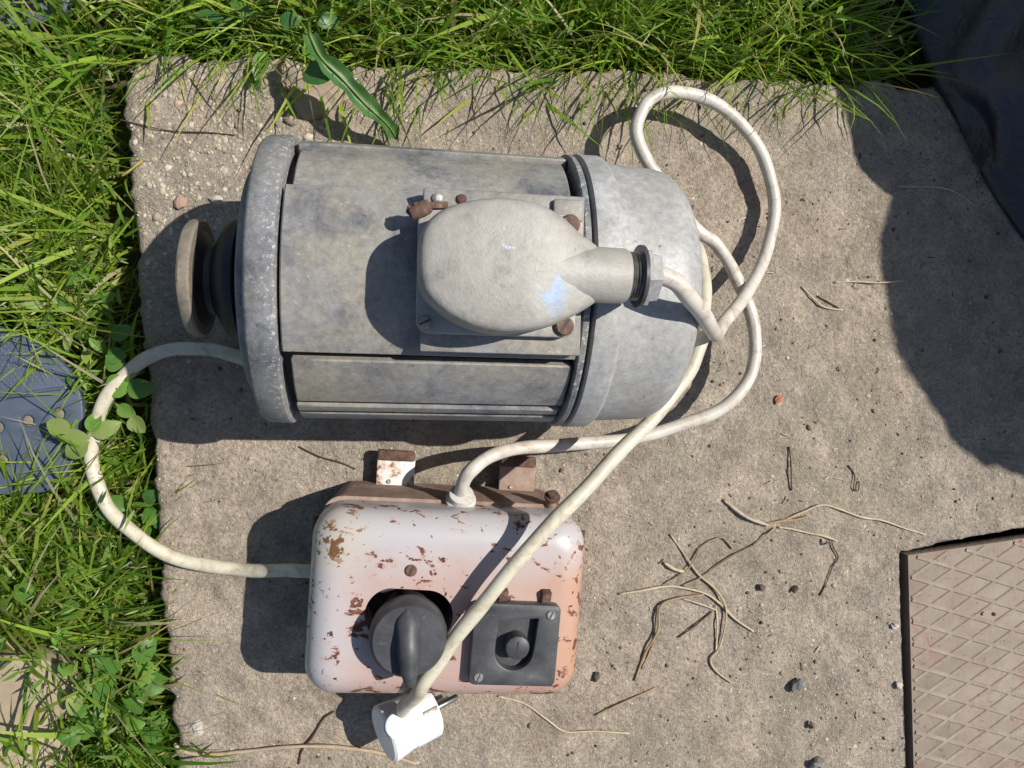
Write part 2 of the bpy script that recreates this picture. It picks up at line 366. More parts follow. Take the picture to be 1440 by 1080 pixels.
# skirts on every open edge
e = np.concatenate([q[:, [0, 1]], q[:, [1, 2]], q[:, [2, 3]], q[:, [3, 0]]]); key = np.sort(e, 1); kk = key[:, 0].astype(np.int64)*len(vv)+key[:, 1]
un, idx, cnt = np.unique(kk, return_index=True, return_counts=True); be = e[idx[cnt == 1]]
bvs = np.unique(be); mp = -np.ones(len(vv), int); mp[bvs] = len(vv)+np.arange(len(bvs))
hp = np.array([(p.x, p.y) for p in hole]); bx_ = vv[bvs]; best = np.full(len(bvs), 9.0); tgt = bx_[:, :2].copy()
for i in range(len(hp)):
    a_, b_ = hp[i], hp[(i+1) % len(hp)]; ab = b_-a_; t_ = np.clip(((bx_[:, :2]-a_) @ ab)/(ab @ ab), 0, 1); pr_ = a_+t_[:, None]*ab
    dd = np.hypot(*(bx_[:, :2]-pr_).T); m_ = dd < best; best[m_] = dd[m_]; tgt[m_] = pr_[m_]
m_ = best < .0045; vv[bvs[m_], :2] = tgt[m_]+np.c_[.0007*vnoise(bx_[m_, 0], bx_[m_, 1], .004, 33), .0007*vnoise(bx_[m_, 0], bx_[m_, 1], .004, 34)]
low = vv[bvs].copy(); low[:, 2] = ZS-.045
sk = np.stack([be[:, 1], be[:, 0], mp[be[:, 0]], mp[be[:, 1]]], -1)
slab = np_mesh('concrete_slab', np.r_[vv, low], np.r_[q, sk], np.zeros((0, 3), int), CONC, kind='structure')

ico_bm = bmesh.new(); bmesh.ops.create_icosphere(ico_bm, subdivisions=1, radius=1); ico_bm.verts.ensure_lookup_table()
ICO_V = np.array([v.co[:] for v in ico_bm.verts]); ICO_F = np.array([[v.index for v in f.verts] for f in ico_bm.faces]); ico_bm.free()
def stones(name, pos, size, colors, mat, flat=.6, parent=None, **k):
    n = len(pos); m = len(ICO_V)
    ang = rng.uniform(0, 6.28, n); sx = size*rng.uniform(.75, 1.3, n); sy = size*rng.uniform(.65, 1.05, n); sz = size*flat*rng.uniform(.7, 1.2, n)
    b = ICO_V[None]*(1+rng.uniform(-.22, .22, (n, m, 1)))
    x = b[..., 0]*sx[:, None]; y = b[..., 1]*sy[:, None]; z = b[..., 2]*sz[:, None]
    c, s_ = np.cos(ang)[:, None], np.sin(ang)[:, None]
    v = np.stack([x*c-y*s_+pos[:, 0:1], x*s_+y*c+pos[:, 1:2], z+pos[:, 2:3]], -1).reshape(-1, 3)
    f = (ICO_F[None]+(np.arange(n)*m)[:, None, None]).reshape(-1, 3)
    return np_mesh(name, v, np.zeros((0, 4), int), f, mat, np.repeat(colors, m, 0), parent, **k)
# exposed aggregate, thickest in the worn upper left corner
n = 60000; x = rng.uniform(-.17, .52, n); y = rng.uniform(-.34, .20, n)
dens = .22+.9*np.exp(-((x+.12)**2/.02+(y-.13)**2/.012))+.35*np.exp(-((x-.33)**2/.002))*(y < -.14)+.25*(vnoise(x, y, .05, 41) > .25)
k = (rng.uniform(0, 1, n) < dens*.7) & (x > left_edge(y)+.003) & (y < top_edge(x)-.003) & ~in_poly(x, y, [p+Vector((-.004, .004, 0)) for p in hole])
x, y = x[k], y[k]; n = len(x)
size = np.clip(rng.lognormal(-7.35, .45, n), .0003, .0022)*(1+.9*np.exp(-((x+.12)**2/.02+(y-.13)**2/.012)))
pc = np.array([(.44, .38, .30), (.36, .30, .22), (.47, .42, .35), (.29, .235, .18), (.40, .33, .25), (.42, .30, .22), (.20, .16, .13)])[rng.choice(7, n, p=[.22, .22, .13, .14, .2, .05, .04])]*rng.uniform(.8, 1.1, (n, 1))
stones('exposed_aggregate', np.c_[x, y, slab_z(x, y)-size*.30], size, pc, PEB, .55, slab, kind='stuff')
# dark crumbs and bits of soil on the slab
n = 1500; x = rng.uniform(-.15, .47, n); y = rng.uniform(-.33, .19, n)
k = (x > left_edge(y)+.004) & (y < top_edge(x)-.004) & ~in_poly(x, y, hole) & ((vnoise(x, y, .04, 44)+.5*(x > .12)+.8*(x > .32)) > .15)
x, y = x[k], y[k]; n = len(x); size = np.clip(rng.lognormal(-7.15, .4, n), .0004, .0022)
stones('soil_crumbs', np.c_[x, y, slab_z(x, y)+size*.2], size, np.array([(.13, .10, .075), (.21, .17, .125), (.09, .065, .05)])[rng.integers(0, 3, n)], PEB, .8, slab, kind='stuff')

# ------------------------------------------------------------------ metal hatch cover sunk in the slab
hc = empty('hatch_cover', P(1350, 930, -.012), rad(-1.5), label='worn rusty metal hatch cover with diamond ribs set into the slab', cat='hatch cover')
hinv = (Matrix.Translation(hc.location) @ Matrix.Rotation(rad(-1.5), 4, 'Z')).inverted()
HZ = -.006
poly = [hinv @ P(1277, 781, HZ), hinv @ P(1440, 757, HZ), hinv @ P(1690, 722, HZ), hinv @ P(1690, 1300, HZ), hinv @ P(1291, 1300, HZ)]
cpts = [(p.x, p.y) for p in poly]
plate('plate', cpts, -.006, .006-.0002, IRON, hc, bev=.0008)
for (u0, v0), (u1, v1), dx_, dy_ in (((1266, 772), (1285, 1300), .0014, 0), ((1264, 774), (1440, 741), 0, -.0012), ((1440, 741), (1700, 699), 0, -.0012)):
    a_ = hinv @ P(u0, v0, 0); b_ = hinv @ P(u1, v1, 0); mid_ = (a_+b_)/2; ln_ = (b_-a_).to_2d().length
    fr = bm_obj('frame_bar', box(ln_, .0022, .040, .0004), DARK, hc, False); fr.location = (mid_.x+dx_, mid_.y+dy_, -.013-hc.location.z-.013); fr.rotation_euler.z = math.atan2((b_-a_).y, (b_-a_).x)
def clip_line(p, d, poly):
    """segment of an infinite line inside a convex polygon"""
    t0, t1 = -9, 9; n_ = len(poly); area = sum(poly[i][0]*poly[(i+1) % n_][1]-poly[(i+1) % n_][0]*poly[i][1] for i in range(n_))
    for i in range(n_):
        a = Vector(poly[i]); b = Vector(poly[(i+1) % n_]); nn = Vector((-(b-a).y, (b-a).x))*(1 if area > 0 else -1)
        den = nn.dot(d); num = nn.dot(Vector(p)-a)-.0022*nn.length
        if abs(den) < 1e-9:
            if num < 0: return None
        elif den > 0: t0 = max(t0, -num/den)
        else: t1 = min(t1, -num/den)
    return (t0, t1) if t1-t0 > .01 else None
for fam, (a, sp) in enumerate(((rad(33), .0139), (rad(-16), .0159))):
    d = Vector((math.cos(a), math.sin(a))); nn = Vector((-d.y, d.x))
    for i in range(-20, 21):
        p = nn*(sp*i+.004*fam); t = clip_line(p, d, cpts)
        if not t: continue
        L_ = t[1]-t[0]; c = p+d*(t[0]+t[1])/2; hgt = .0009+.00012*fam
        b = bmesh.new(); wv = []
        for (yy, zz) in ((-.0018, 0), (-.0010, hgt), (.0010, hgt), (.0018, 0)):
            wv.append([b.verts.new((sx*L_/2, yy, zz)) for sx in (-1, 1)])
        for k_ in range(3): b.faces.new((wv[k_][0], wv[k_][1], wv[k_+1][1], wv[k_+1][0]))
        b.faces.new([w_[0] for w_ in wv]); b.faces.new([w_[1] for w_ in wv][::-1]); b.faces.new((wv[0][0], wv[3][0], wv[3][1], wv[0][1]))
        o = bm_obj('rib', b, IRON, hc, False); o.location = (c.x, c.y, .006-.0003); o.rotation_euler.z = a

# ------------------------------------------------------------------ electric motor
ZA, R0 = .082, .0735
MO = Vector((.007, .0375, 0)); MR = rad(-1.6)
mt = empty('electric_motor', MO, MR, label='old grey electric motor with cast terminal housing on top and pulley', cat='electric motor')
minv = (Matrix.Translation(MO) @ Matrix.Rotation(MR, 4, 'Z')).inverted()
def ML(u, v, z): return minv @ P(u, v, z)
core = xf(lathe([(-.076, .064), (.084, .064)], 48), (0, 0, ZA)); bm_obj('stator_core', core, DARK, mt)
# casing panels: curved cast plates with dark slots between them
def panel(a0, a1, x0, x1, ro, ri, name='casing_panel'):
    n_ = max(4, int((a1-a0)/3)); b = bmesh.new(); rows = []
    xs = [x0+(x1-x0)*i/10 for i in range(11)]
    for r in (ro, ri):
        rows.append([[b.verts.new((x, r*math.sin(rad(a0+(a1-a0)*i/n_)), ZA+r*math.cos(rad(a0+(a1-a0)*i/n_)))) for i in range(n_+1)] for x in xs])
    for L_ in rows:
        for i in range(10):
            for j in range(n_): b.faces.new((L_[i][j], L_[i+1][j], L_[i+1][j+1], L_[i][j+1]))
    o_, i_ = rows
    for k_ in (0, 10):
        for j in range(n_): b.faces.new((o_[k_][j], o_[k_][j+1], i_[k_][j+1], i_[k_][j]))
    for j in (0, n_):
        for i in range(10): b.faces.new((o_[i][j], o_[i+1][j], i_[i+1][j], i_[i][j]))
    bmesh.ops.recalc_face_normals(b, faces=b.faces)
    be_ = [e_ for e_ in b.edges if len(e_.link_faces) == 2 and e_.calc_face_angle() > rad(50)]
    bmesh.ops.bevel(b, geom=be_, offset=.0007, segments=1, affect='EDGES')
    return bm_obj(name, b, ALU, mt)
panel(-31, 32.5, -.0630, .0755, R0+.0002, R0-.008)          # top (a>0 is towards +y)
panel(33.2, 64, -.0600, .0715, R0-.0018, R0-.006)
panel(65, 84, -.0620, .0745, R0+.0002, R0-.006)
panel(-59, -34.5, -.0595, .0745, R0-.0012, R0-.007)
panel(-67, -61.5, -.0600, .0735, R0-.0004, R0-.007)
panel(-84, -70, -.0600, .0745, R0-.0004, R0-.006)
for a in (88, 112, 136): panel(a, a+20, -.062, .0745, R0-.0005, R0-.006); panel(-a-20, -a, -.062, .0745, R0-.0005, R0-.006)
# front end shield with broad rim
pr = [(-.0645, .060), (-.0645, R0+.0012), (-.0652, R0+.0022), (-.0668, R0+.0025), (-.0770, R0+.0018), (-.0785, R0+.0008), (-.0793, R0-.0010), (-.0796, R0-.0120), (-.0838, R0-.0128), (-.0850, R0-.0140), (-.0858, R0-.0180), (-.0868, .046), (-.0895, .040), (-.0905, .030), (-.0925, .022), (-.0950, .012)]
bm_obj('end_shield', xf(lathe(pr, 96, wob=.004), (0, 0, ZA)), ALU_RIM, mt)
# rear: thin flange ring, then the cowl
pr = [(.0755, .058), (.0755, R0+.0012), (.0762, R0+.002), (.0785, R0+.002), (.0792, R0+.0012), (.0792, .058)]
bm_obj('flange_ring', xf(lathe(pr, 96, wob=.003), (0, 0, ZA)), ALU_RIM, mt)
pr = [(.0812, .060), (.0812, R0+.0012), (.0820, R0+.0024), (.0930, R0+.0022), (.0945, R0+.0014), (.0962, R0-.0010), (.0990, R0-.0014), (.1225, R0-.0028)]
for i in range(1, 11):
    a = i/10*math.pi/2; pr.append((.1225+.0190*math.sin(a), R0-.0028-.0200*(1-math.cos(a))))
pr += [(.1422, .036), (.1427, .018), (.1428, .006)]
cowl = bm_obj('rear_cowl', xf(lathe(pr, 96, wob=.002), (0, 0, ZA)), BELL, mt)
# shaft and v-belt pulley
bm_obj('shaft', xf(lathe([(-.1235, .007), (-.123, .0085), (-.085, .0085)], 24), (0, 0, ZA)), SCREW, mt)
pu = bm_obj('pulley', xf(lathe([(-.1185, .012), (-.1180, .0275), (-.1145, .0275), (-.1095, .0190), (-.1065, .0190), (-.1000, .0300), (-.0965, .0325), (-.0930, .0325), (-.0920, .0300), (-.0915, .012)], 64), (0, 0, ZA)), BLK2, mt)
bm_obj('rim', xf(lathe([(-.1198, .0270), (-.1194, .0300), (-.1182, .0310), (-.1142, .0310), (-.1132, .0300), (-.1130, .0270)], 64, wob=.008), (0, 0, ZA)), PULR, pu)
# feet
for x in (-.045, .058):
    b = box(.026, .118, .010, .0015); xf(b, (x, 0, .005)); bm_obj('foot', b, ALU, mt)
    for sy in (-1, 1):
        b = box(.012, .018, .030, .002); xf(b, (x, sy*.045, .022), (rad(sy*-28), 0, 0)); bm_obj('foot_web', b, ALU, mt)
# terminal housing: pad on the top panel, base plate, domed cast cover, neck and gland
pad = bm_obj('terminal_pad', xf(box(.0745, .0740, .010, .001), (.0370, .0012, .1535)), ALU, mt)
def screw(name, x, y, z, r, mat, parent, slot=0.0, hgt=.0025):
    b = lathe([(0, r*.98), (hgt*.6, r), (hgt, r*.82)], 20, 'Z'); xf(b, (x, y, z)); s_ = bm_obj(name, b, mat, parent)
    b = box(r*1.7, r*.26, hgt*.5, 0); xf(b, (x, y, z+hgt*.80), (0, 0, slot)); bm_obj('slot', b, INK, s_, False); return s_
TB = plate('terminal_base', [(x+.0338, y+.0003) for x, y in rrect(.0725, .0560, .006)], .1592, .1655, COVER, mt, bev=.001)
for x, y, z, r in ((.0645, -.0225, .1655, .0045), (.0015, -.0228, .1655, .0030), (.0658, .0235, .1655, .0046)):
    screw('cover_screw', x, y, z, r, RUSTL if r > .004 else SCREW, mt, random.uniform(0, 3))
bm_obj('pad_screw', xf(lathe([(0, .0024), (.0012, .0024), (.0016, .0018)], 16, 'Z'), (.006, .0335, .1583)), SCREW, mt)
bm_obj('pad_screw', xf(lathe([(0, .0024), (.0014, .0022), (.0018, .0016)], 16, 'Z'), (.0170, .0338, .1583)), RUST, mt)
bm_obj('clamp_bolt', xf(lathe([(-.004, .0030), (.003, .0034), (.0045, .0028)], 16), (-.0015, .0262, .1675), (0, rad(-20), rad(25))), RUSTL, mt)
bm_obj('clamp_strap', xf(box(.015, .0030, .0018, .0006), (.0030, .0285, .1670), (0, 0, rad(5))), RUSTL, mt)
bm_obj('clamp_nut', xf(lathe([(-.002, .0028), (.002, .0028)], 6), (-.0050, .0262, .1640), (0, rad(80), rad(20))), RUST, mt, False)
bm_obj('earth_lug', xf(box(.014, .010, .003, .0012), (.0660, .0310, .1600)), ALU, mt)
outl = []
for u, v in ((587, 375), (588, 345), (597, 320), (618, 300), (655, 287), (700, 282), (745, 288), (785, 305), (818, 331), (846, 350), (856, 385), (846, 418), (824, 435), (795, 450), (760, 463), (715, 469), (672, 465), (632, 448), (603, 425), (590, 402)):
    p = ML(u, v, .180); outl.append(Vector((p.x, p.y, 0)))
outl = [Vector((p.x, p.y, 0)) for p in spline(outl+[outl[0]], 4)[:-1]]
cen = sum(outl, Vector())/len(outl)
b = bmesh.new(); rings = []
for sc_, z in ((1.0, .1650), (1.005, .170), (1.0, .1790), (.997, .1845), (.985, .1876), (.962, .1897), (.93, .1909), (.88, .1917), (.81, .1923), (.66, .1932), (.46, .1938), (.22, .1940)):
    ring = []
    for p in outl:
        d = p-cen; k_ = 1-(1-sc_)*(.030/max(d.length, .01)) if sc_ > .8 else sc_
        q_ = cen+d*k_; drop = .0115*max(0, (d.x*k_-.010)/.034)**1.6
        ring.append(b.verts.new((q_.x, q_.y, z-drop*(1 if z > .175 else 0))))
    rings.append(ring)
for r1, r2 in zip(rings, rings[1:]):
    for i in range(len(r1)): j = (i+1) % len(r1); b.faces.new((r1[i], r1[j], r2[j], r2[i]))
b.faces.new(rings[-1]); bm_obj('terminal_cover', b, COVER, mt, True, None)
nz = .1775
neck = bm_obj('cable_neck', xf(lathe([(.046, .0165), (.056, .0148), (.064, .0132), (.072, .0124), (.088, .0121), (.0895, .0112)], 40), (0, 0, nz)), COVER, mt)
tp = [(.0885, .0098)]
for i in range(5): tp += [(.0892+i*.0013, .0108), (.0898+i*.0013, .0096)]
gl = bm_obj('cable_gland', xf(lathe(tp, 32), (0, .0002, nz)), SCREW, mt)
bm_obj('gland_nut', xf(lathe([(.0950, .0118), (.0952, .0136), (.0985, .0136), (.0986, .0118), (.1030, .0112), (.1036, .0100)], 6), (0, .0002, nz), (rad(12), 0, 0)), BELL, gl, False)
bm_obj('lock_ring', xf(lathe([(.0945, .0110), (.0946, .0139), (.0962, .0139), (.0963, .0110)], 32), (0, .0002, nz)), GREYP, gl)

# ------------------------------------------------------------------ switch box
BO = Vector((.0228, -.1446, 0)); BR = rad(-4.0)
sb = empty('switch_box', BO, BR, label='rusty pinkish white metal switch box with black rotary knob', cat='switch box')
binv = (Matrix.Translation(BO) @ Matrix.Rotation(BR, 4, 'Z')).inverted()
def BL(u, v, z): return binv @ P(u, v, z)
LW, LD, LT = .1595, .1085, .0800
def rounded_lid(w_, d_, z0, z1, rc, rt, n_=8):
    """open-bottomed pressed lid: vertical corner radius rc, top edge radius rt"""
    b = bmesh.new(); rings = []
    lev = [(0, z0), (0, z0+(z1-rt-z0)*.5)]+[(rt*(1-math.cos(a)), z1-rt+rt*math.sin(a)) for a in [math.pi/2*i/n_ for i in range(n_+1)]]
    for ins, z in lev:
        rings.append([b.verts.new((x, y, z)) for x, y in rrect(w_-2*ins, d_-2*ins, max(rc-ins*.75, .003), 6)])
    for r1, r2 in zip(rings, rings[1:]):
        for i in range(len(r1)): j = (i+1) % len(r1); b.faces.new((r1[i], r1[j], r2[j], r2[i]))
    b.faces.new(rings[-1]); b.faces.new(rings[0][::-1]); return b
kc = BL(574, 889, .084)
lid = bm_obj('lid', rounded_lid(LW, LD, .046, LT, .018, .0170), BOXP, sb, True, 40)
cb = lathe([(.050, .0150), (.090, .0150)], 48, 'Z')
for v in cb.verts: v.co.x += .0098*(1 if v.co.x > 0 else -1)
cut = bm_obj('cut', xf(cb, (kc.x, kc.y+.0080, 0), (0, 0, rad(-2))), None, sb)
bpy.context.view_layer.update()
md = lid.modifiers.new('b', 'BOOLEAN'); md.object = cut; md.operation = 'DIFFERENCE'; md.solver = 'EXACT'
dg = bpy.context.evaluated_depsgraph_get(); nm = bpy.data.meshes.new_from_object(lid.evaluated_get(dg)); lid.modifiers.clear()
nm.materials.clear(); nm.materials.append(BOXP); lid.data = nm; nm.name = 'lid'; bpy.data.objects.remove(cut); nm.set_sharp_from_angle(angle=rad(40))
bm_obj('opening_shade_disc', xf(lathe([(.0505, .030), (.0515, .030)], 32, 'Z'), (kc.x+.0005, kc.y+.004, 0)), DARK, sb)  # black disc stands in for the shaded inside of the box
# rusty lower tray, a little narrower than the lid
b = bmesh.new(); rings = []
for z, w_, d_ in ((0.002, LW-.016, LD+.001), (.030, LW-.012, LD+.000), (.0465, LW-.006, LD-.003)):
    rings.append([b.verts.new((x, y+.0035, z)) for x, y in rrect(w_, d_, .012, 6)])
for r1, r2 in zip(rings, rings[1:]):
    for i in range(len(r1)): j = (i+1) % len(r1); b.faces.new((r1[i], r1[j], r2[j], r2[i]))
b.faces.new(rings[-1]); b.faces.new(rings[0][::-1]); bm_obj('tray', b, TRAY, sb)
sp = BL(578, 802, LT); screw('lid_screw', sp.x, sp.y, LT-.0005, .0034, RUSTL, sb, rad(70), .002)
# rotary knob with raised grip
kn = bm_obj('knob', xf(lathe([(.055, .016), (.082, .0175), (.0835, .0212), (.090, .0215), (.0955, .0207), (.0972, .0190), (.0976, .008)], 48, 'Z'), (kc.x, kc.y, 0)), BLACK, sb)
b = bmesh.new(); rings = []
for t in np.linspace(-1, 1, 17):
    yy = -.0205*t+(-.0022); wd = .0068*(1-.55*max(0, t)**2) if t > -.75 else .0068*max(0.05, (1+t)/.25)*.85
    zt = .0975+.0095*(1-max(0, -t)**1.3)*(1 if t < .8 else 1-.25*(t-.8)/.2)
    zb = .0960 if t < .75 else .0975
    rings.append([b.verts.new((x*wd, yy, z)) for x, z in ((-1, zb), (-.86, (zb+zt)/2), (-.55, zt-.0008), (0, zt), (.55, zt-.0008), (.86, (zb+zt)/2), (1, zb))])
for r1, r2 in zip(rings, rings[1:]):
    for i in range(6): b.faces.new((r1[i], r1[i+1], r2[i+1], r2[i]))
    b.faces.new((r1[6], r1[0], r2[0], r2[6]))
b.faces.new(rings[0]); b.faces.new(rings[-1][::-1])
grip = bm_obj('grip', b, BLACK, kn, True, 60); grip.location = (kc.x, kc.y, 0); grip.rotation_euler.z = rad(6)
b = lathe([(0, .0022), (.0007, .0022), (.0007, .0014)], 16, 'Z'); hz = bm_obj('pointer_hole', xf(b, (0, 0, 0)), INK, kn); hz.location = (kc.x+.0019, kc.y-.0185, .1050)
# fuse holder plate with recessed button
pc_ = BL(724, 906, .086); pr_ = rad(-1.0)
hole_ = [(-.0100, .0135), (.0120, .0155), (.0110, .0000)]+arc_pts(-.0003, -.0035, .0108, 0, -math.pi, 12)+[(-.0110, .002)]
fp = plate('fuse_plate', rrect(.0495, .0470, .0035), .0800, .0878, BLACK, sb, [hole_], .0012); fp.location = (pc_.x, pc_.y, 0); fp.rotation_euler.z = pr_
o = plate('recess_floor', rrect(.030, .038, .004), .0795, .0815, BLACK, fp, bev=.0003)
bt = bm_obj('fuse_cap', lathe([(.0812, .0070), (.0890, .0070), (.0905, .0066), (.0910, .0058)], 32, 'Z'), BLACK, fp); bt.location = (.0010, -.0005, 0)
o = bm_obj('slot', box(.0011, .0075, .0006, 0), INK, bt, False); o.location = (0, 0, .0909)
for x, y in ((.0190, .0180), (-.0195, -.0188)): screw('screw', x, y, .0876, .0027, SCREW, fp, rad(70), .0012)
for x in (-.008, .017):
    bm_obj('bracket_tab', xf(box(.0055, .008, .005, .0008), (pc_.x+x, pc_.y+.0262, .0815), (rad(15), 0, 0)), RUST, sb)
# latches and hinges on the short sides
for x, y, z in ((-.0775, .030, .026), (-.0775, -.030, .026), (.0790, .030, .040), (.0780, -.027, .034)):
    s_ = 1 if x > 0 else -1
    la = bm_obj('latch', xf(box(.009, .019, .007, .0012), (x+s_*.001, y, z)), RUST if s_ > 0 else TRAY, sb)
    bm_obj('latch_pin', xf(lathe([(-.010, .0022), (.010, .0022)], 12), (x+s_*.004, y, z+.0045), (0, 0, rad(90))), RUST, la)
# cable gland, earth bolt and mounting straps on the long side facing the motor
g = BL(647, 694, .040); gy_ = LD/2-.002
bm_obj('gland', xf(lathe([(-.004, .0085), (.006, .0092), (.0075, .0092), (.0085, .0078), (.0125, .0074), (.0128, .0050)], 24), (g.x, gy_, .044), (0, rad(-42), rad(90))), GW, sb)
for x in (-.0035, .0005, .003):
    bm_obj('ink_mark', xf(box(.0004, .0022, .0003, 0), (g.x+x, gy_+.0005, .0545), (rad(40), 0, rad(25*(x > 0)))), INK, sb, False)
bb = BL(775, 690, .045)
bo = bm_obj('earth_bolt', xf(lathe([(-.004, .0034), (.012, .0034)], 14), (bb.x, gy_-.001, .043), (0, rad(-35), rad(90))), TRAY, sb)
bm_obj('bolt_head', xf(lathe([(.012, .0030), (.012, .0050), (.0135, .0050), (.0137, .0036), (.016, .0032)], 14), (bb.x, gy_-.001, .043), (0, rad(-35), rad(90))), RUST, bo)
for uu, wd, mm, ln in ((556, .0245, STRAP, .030), (727, .024, TRAY, .030)):
    q_ = BL(uu, 670, .010)
    st = bm_obj('mounting_strap', xf(box(wd, .0465, .005, .001), (q_.x, LD/2+.00325, .0095)), mm, sb)
    bm_obj('rusty_lip', xf(box(wd*.99, .007, .0065, .0016), (q_.x, LD/2+.040-.017, .0105)), RUST, st)
    bm_obj('strap_flange', xf(box(.003, .0445, .0068, .0008), (q_.x+wd/2-.0015, LD/2+.0030, .0045)), STRAP, st)
    bm_obj('strap_rivet', xf(lathe([(0, .0016), (.0012, .0012)], 10, 'Z'), (q_.x-.004, LD/2+.006, .012)), SCREW, st)
for sx in (-1, 1):
    bm_obj('foot', xf(box(.014, .095, .006, .001), (sx*.050, -.004, .0022)), TRAY, sb)

# ------------------------------------------------------------------ cables
def cable(parent, pix, r, mat, name='sheath', n=14):
    pts = [P(u, v, z)-parent.location for u, v, z in pix]
    cl_ = [p+Vector((math.sin(i*.31)+math.sin(i*.117+1), math.cos(i*.23)+math.sin(i*.093), math.sin(i*.19)*.5))*.00028 for i, p in enumerate(spline(pts, n))]
    v, f = tube(cl_, r, 14, lambda t: 1+.022*math.sin(t*190)+.018*math.sin(t*67+1)); return mesh(name, v, f, mat, parent, True, 60)
ml = empty('motor_cable', P(1088, 290, 0), label='grubby cream cable looping from motor gland back to switch box', cat='cable')
cable(ml, [(895, 384, .1775), (925, 386, .1775), (955, 402, .176), (980, 430, .160), (1000, 462, .125), (1008, 470, .085), (1020, 452, .055), (1050, 413, .034), (1078, 352, .018), (1089, 290, .013), (1077, 230, .013), (1046, 179, .017),
           (1000, 143, .022), (955, 129, .026), (918, 138, .029), (897, 168, .030), (897, 200, .029), (915, 233, .027), (948, 280, .024), (982, 326, .022), (1008, 345, .020), (1034, 387, .024),
           (1056, 442, .028), (1062, 495, .030), (1045, 545, .031), (1005, 581, .030), (950, 600, .029), (880, 618, .030), (800, 624, .034), (735, 630, .044), (690, 642, .055), (660, 664, .060), (648, 690, .052), (646, 700, .044)], .0042, LEAD)
mc = empty('mains_cable', P(150, 730, 0), label='cream mains cable draped across switch box ending in white plug', cat='cable')
cable(mc, [(452, 803, .034), (430, 803, .033), (400, 803, .026), (350, 801, .012), (290, 795, .0085), (240, 782, .0085), (190, 752, .008), (150, 710, .006), (129, 655, .006), (134, 600, .010), (155, 553, .012), (190, 515, .010), (235, 493, .0085), (285, 490, .0075), (330, 500, .0070), (400, 520, .0070),
           (480, 515, .0066), (620, 470, .0066), (760, 415, .0066), (880, 360, .0070), (950, 335, .016), (980, 350, .036), (990, 395, .056), (990, 440, .066), (984, 485, .072), (965, 530, .075), (930, 575, .080), (880, 626, .086), (820, 690, .094), (765, 748, .097), (710, 812, .0975), (660, 872, .0945), (622, 922, .0905), (596, 962, .088), (584, 979, .078), (574, 988, .066), (568, 995, .054), (567, 1001, .042)], .0043, CABLE)
# angled white plug: body axis roughly along +x, cable enters from above
pp = P(573, 1015, .0255)
plug = bpy.data.objects.new('plug', None)
ax = rad(14)
def PX(bm):
    bmesh.ops.scale(bm, vec=(.88, .88, .88), verts=bm.verts)
    return xf(xf(xf(bm, (0, 0, 0), (0, rad(24), 0)), (0, 0, 0), (0, 0, ax)), pp-mc.location)
body = lathe([(-.0190, .0150), (-.0195, .0175), (-.0180, .0192), (-.0150, .0194), (-.004, .0182), (.006, .0182), (.0075, .0186), (.0190, .0186), (.0198, .0180), (.0200, .010)], 48)
for v in body.verts:
    if v.co.x < .002: v.co.z *= 1.05; v.co.y *= 1.0+.06*min(1, (.002-v.co.x)/.02)
plug = bm_obj('plug', PX(body), WHITE, mc)
for i in range(5):
    z0 = .0160+i*.0024; bm_obj('strain_relief', PX(xf(lathe([(z0, .0096-.0006*i), (z0+.0005, .0106-.0006*i), (z0+.0013, .0106-.0006*i), (z0+.0018, .0092-.0006*i)], 28, 'Z'), (-.0050, .0010, -.001), (rad(-24), rad(-22), 0))), WHITE, plug)
for sy, sz in ((.0035, .0088), (-.0035, -.0088)):
    bm_obj('pin', PX(xf(lathe([(.018, .0024), (.0375, .0024), (.0385, .0018)], 16), (0, sy, sz))), STEEL, plug)
bm_obj('earth_clip', PX(xf(box(.0115, .0030, .0012, .0003), (.0130, .0075, .0172), (rad(-24), 0, 0))), SCREW, plug)
bm_obj('side_groove', PX(xf(box(.020, .005, .002, .0006), (.009, -.0140, .0118), (rad(48), 0, 0))), m_simple('pale_grey_plastic', (.58, .62, .70), (.62, .66, .74), 40, .4), plug)

# ------------------------------------------------------------------ dark sack in the upper right corner
def make_sack(c, r0, slope, h, seed, label, sq=1.0):
    b = bmesh.new(); bmesh.ops.create_icosphere(b, subdivisions=6, radius=1); co = np.array([v.co[:] for v in b.verts])
    th = np.arctan2(co[:, 1], co[:, 0]); up = co[:, 2]
    f1 = vnoise(np.cos(th)*2+seed, np.sin(th)*2+up*.8, .8, 51); f2 = np.abs(vnoise(co[:, 0]*2+up+seed, co[:, 1]*2-up*.6, .30, 52)); f3 = vnoise(co[:, 0]+up*.7, co[:, 1]+up*.5+seed, .07, 53)
    t = np.clip((up+.75)/1.75, 0, 1); z = t*h*(1+.05*f1)
    hor = np.hypot(co[:, 0], co[:, 1]); cap = np.where(up < -.75, hor/.6614, np.minimum(1, hor/.35))
    rr = (r0-slope*z)*cap*(1+.05*f1-.06*f2*(t > .02)+.015*f3)
    z = z+np.where(t > .9, .01*f2, 0)
    for v, a, q, zz in zip(b.verts, th, rr, z): v.co = (q*math.cos(a)*sq, q*math.sin(a), zz)
    o_ = bm_obj('sack', b, BAG, None, True, None, label=label, cat='sack', group='dark sacks beside the slab'); o_.location = c; return o_
make_sack((.618, .285, 0), .262, .48, .280, 3.1, 'dark navy plastic sack standing in its own shade at slab edge')
make_sack((.780, .182, 0), .400, .50, .50, 8.7, 'unseen taller dark sack added for its shadow on the slab', .62)  # out-of-view sack, added and shaped for the shadow it throws on the slab

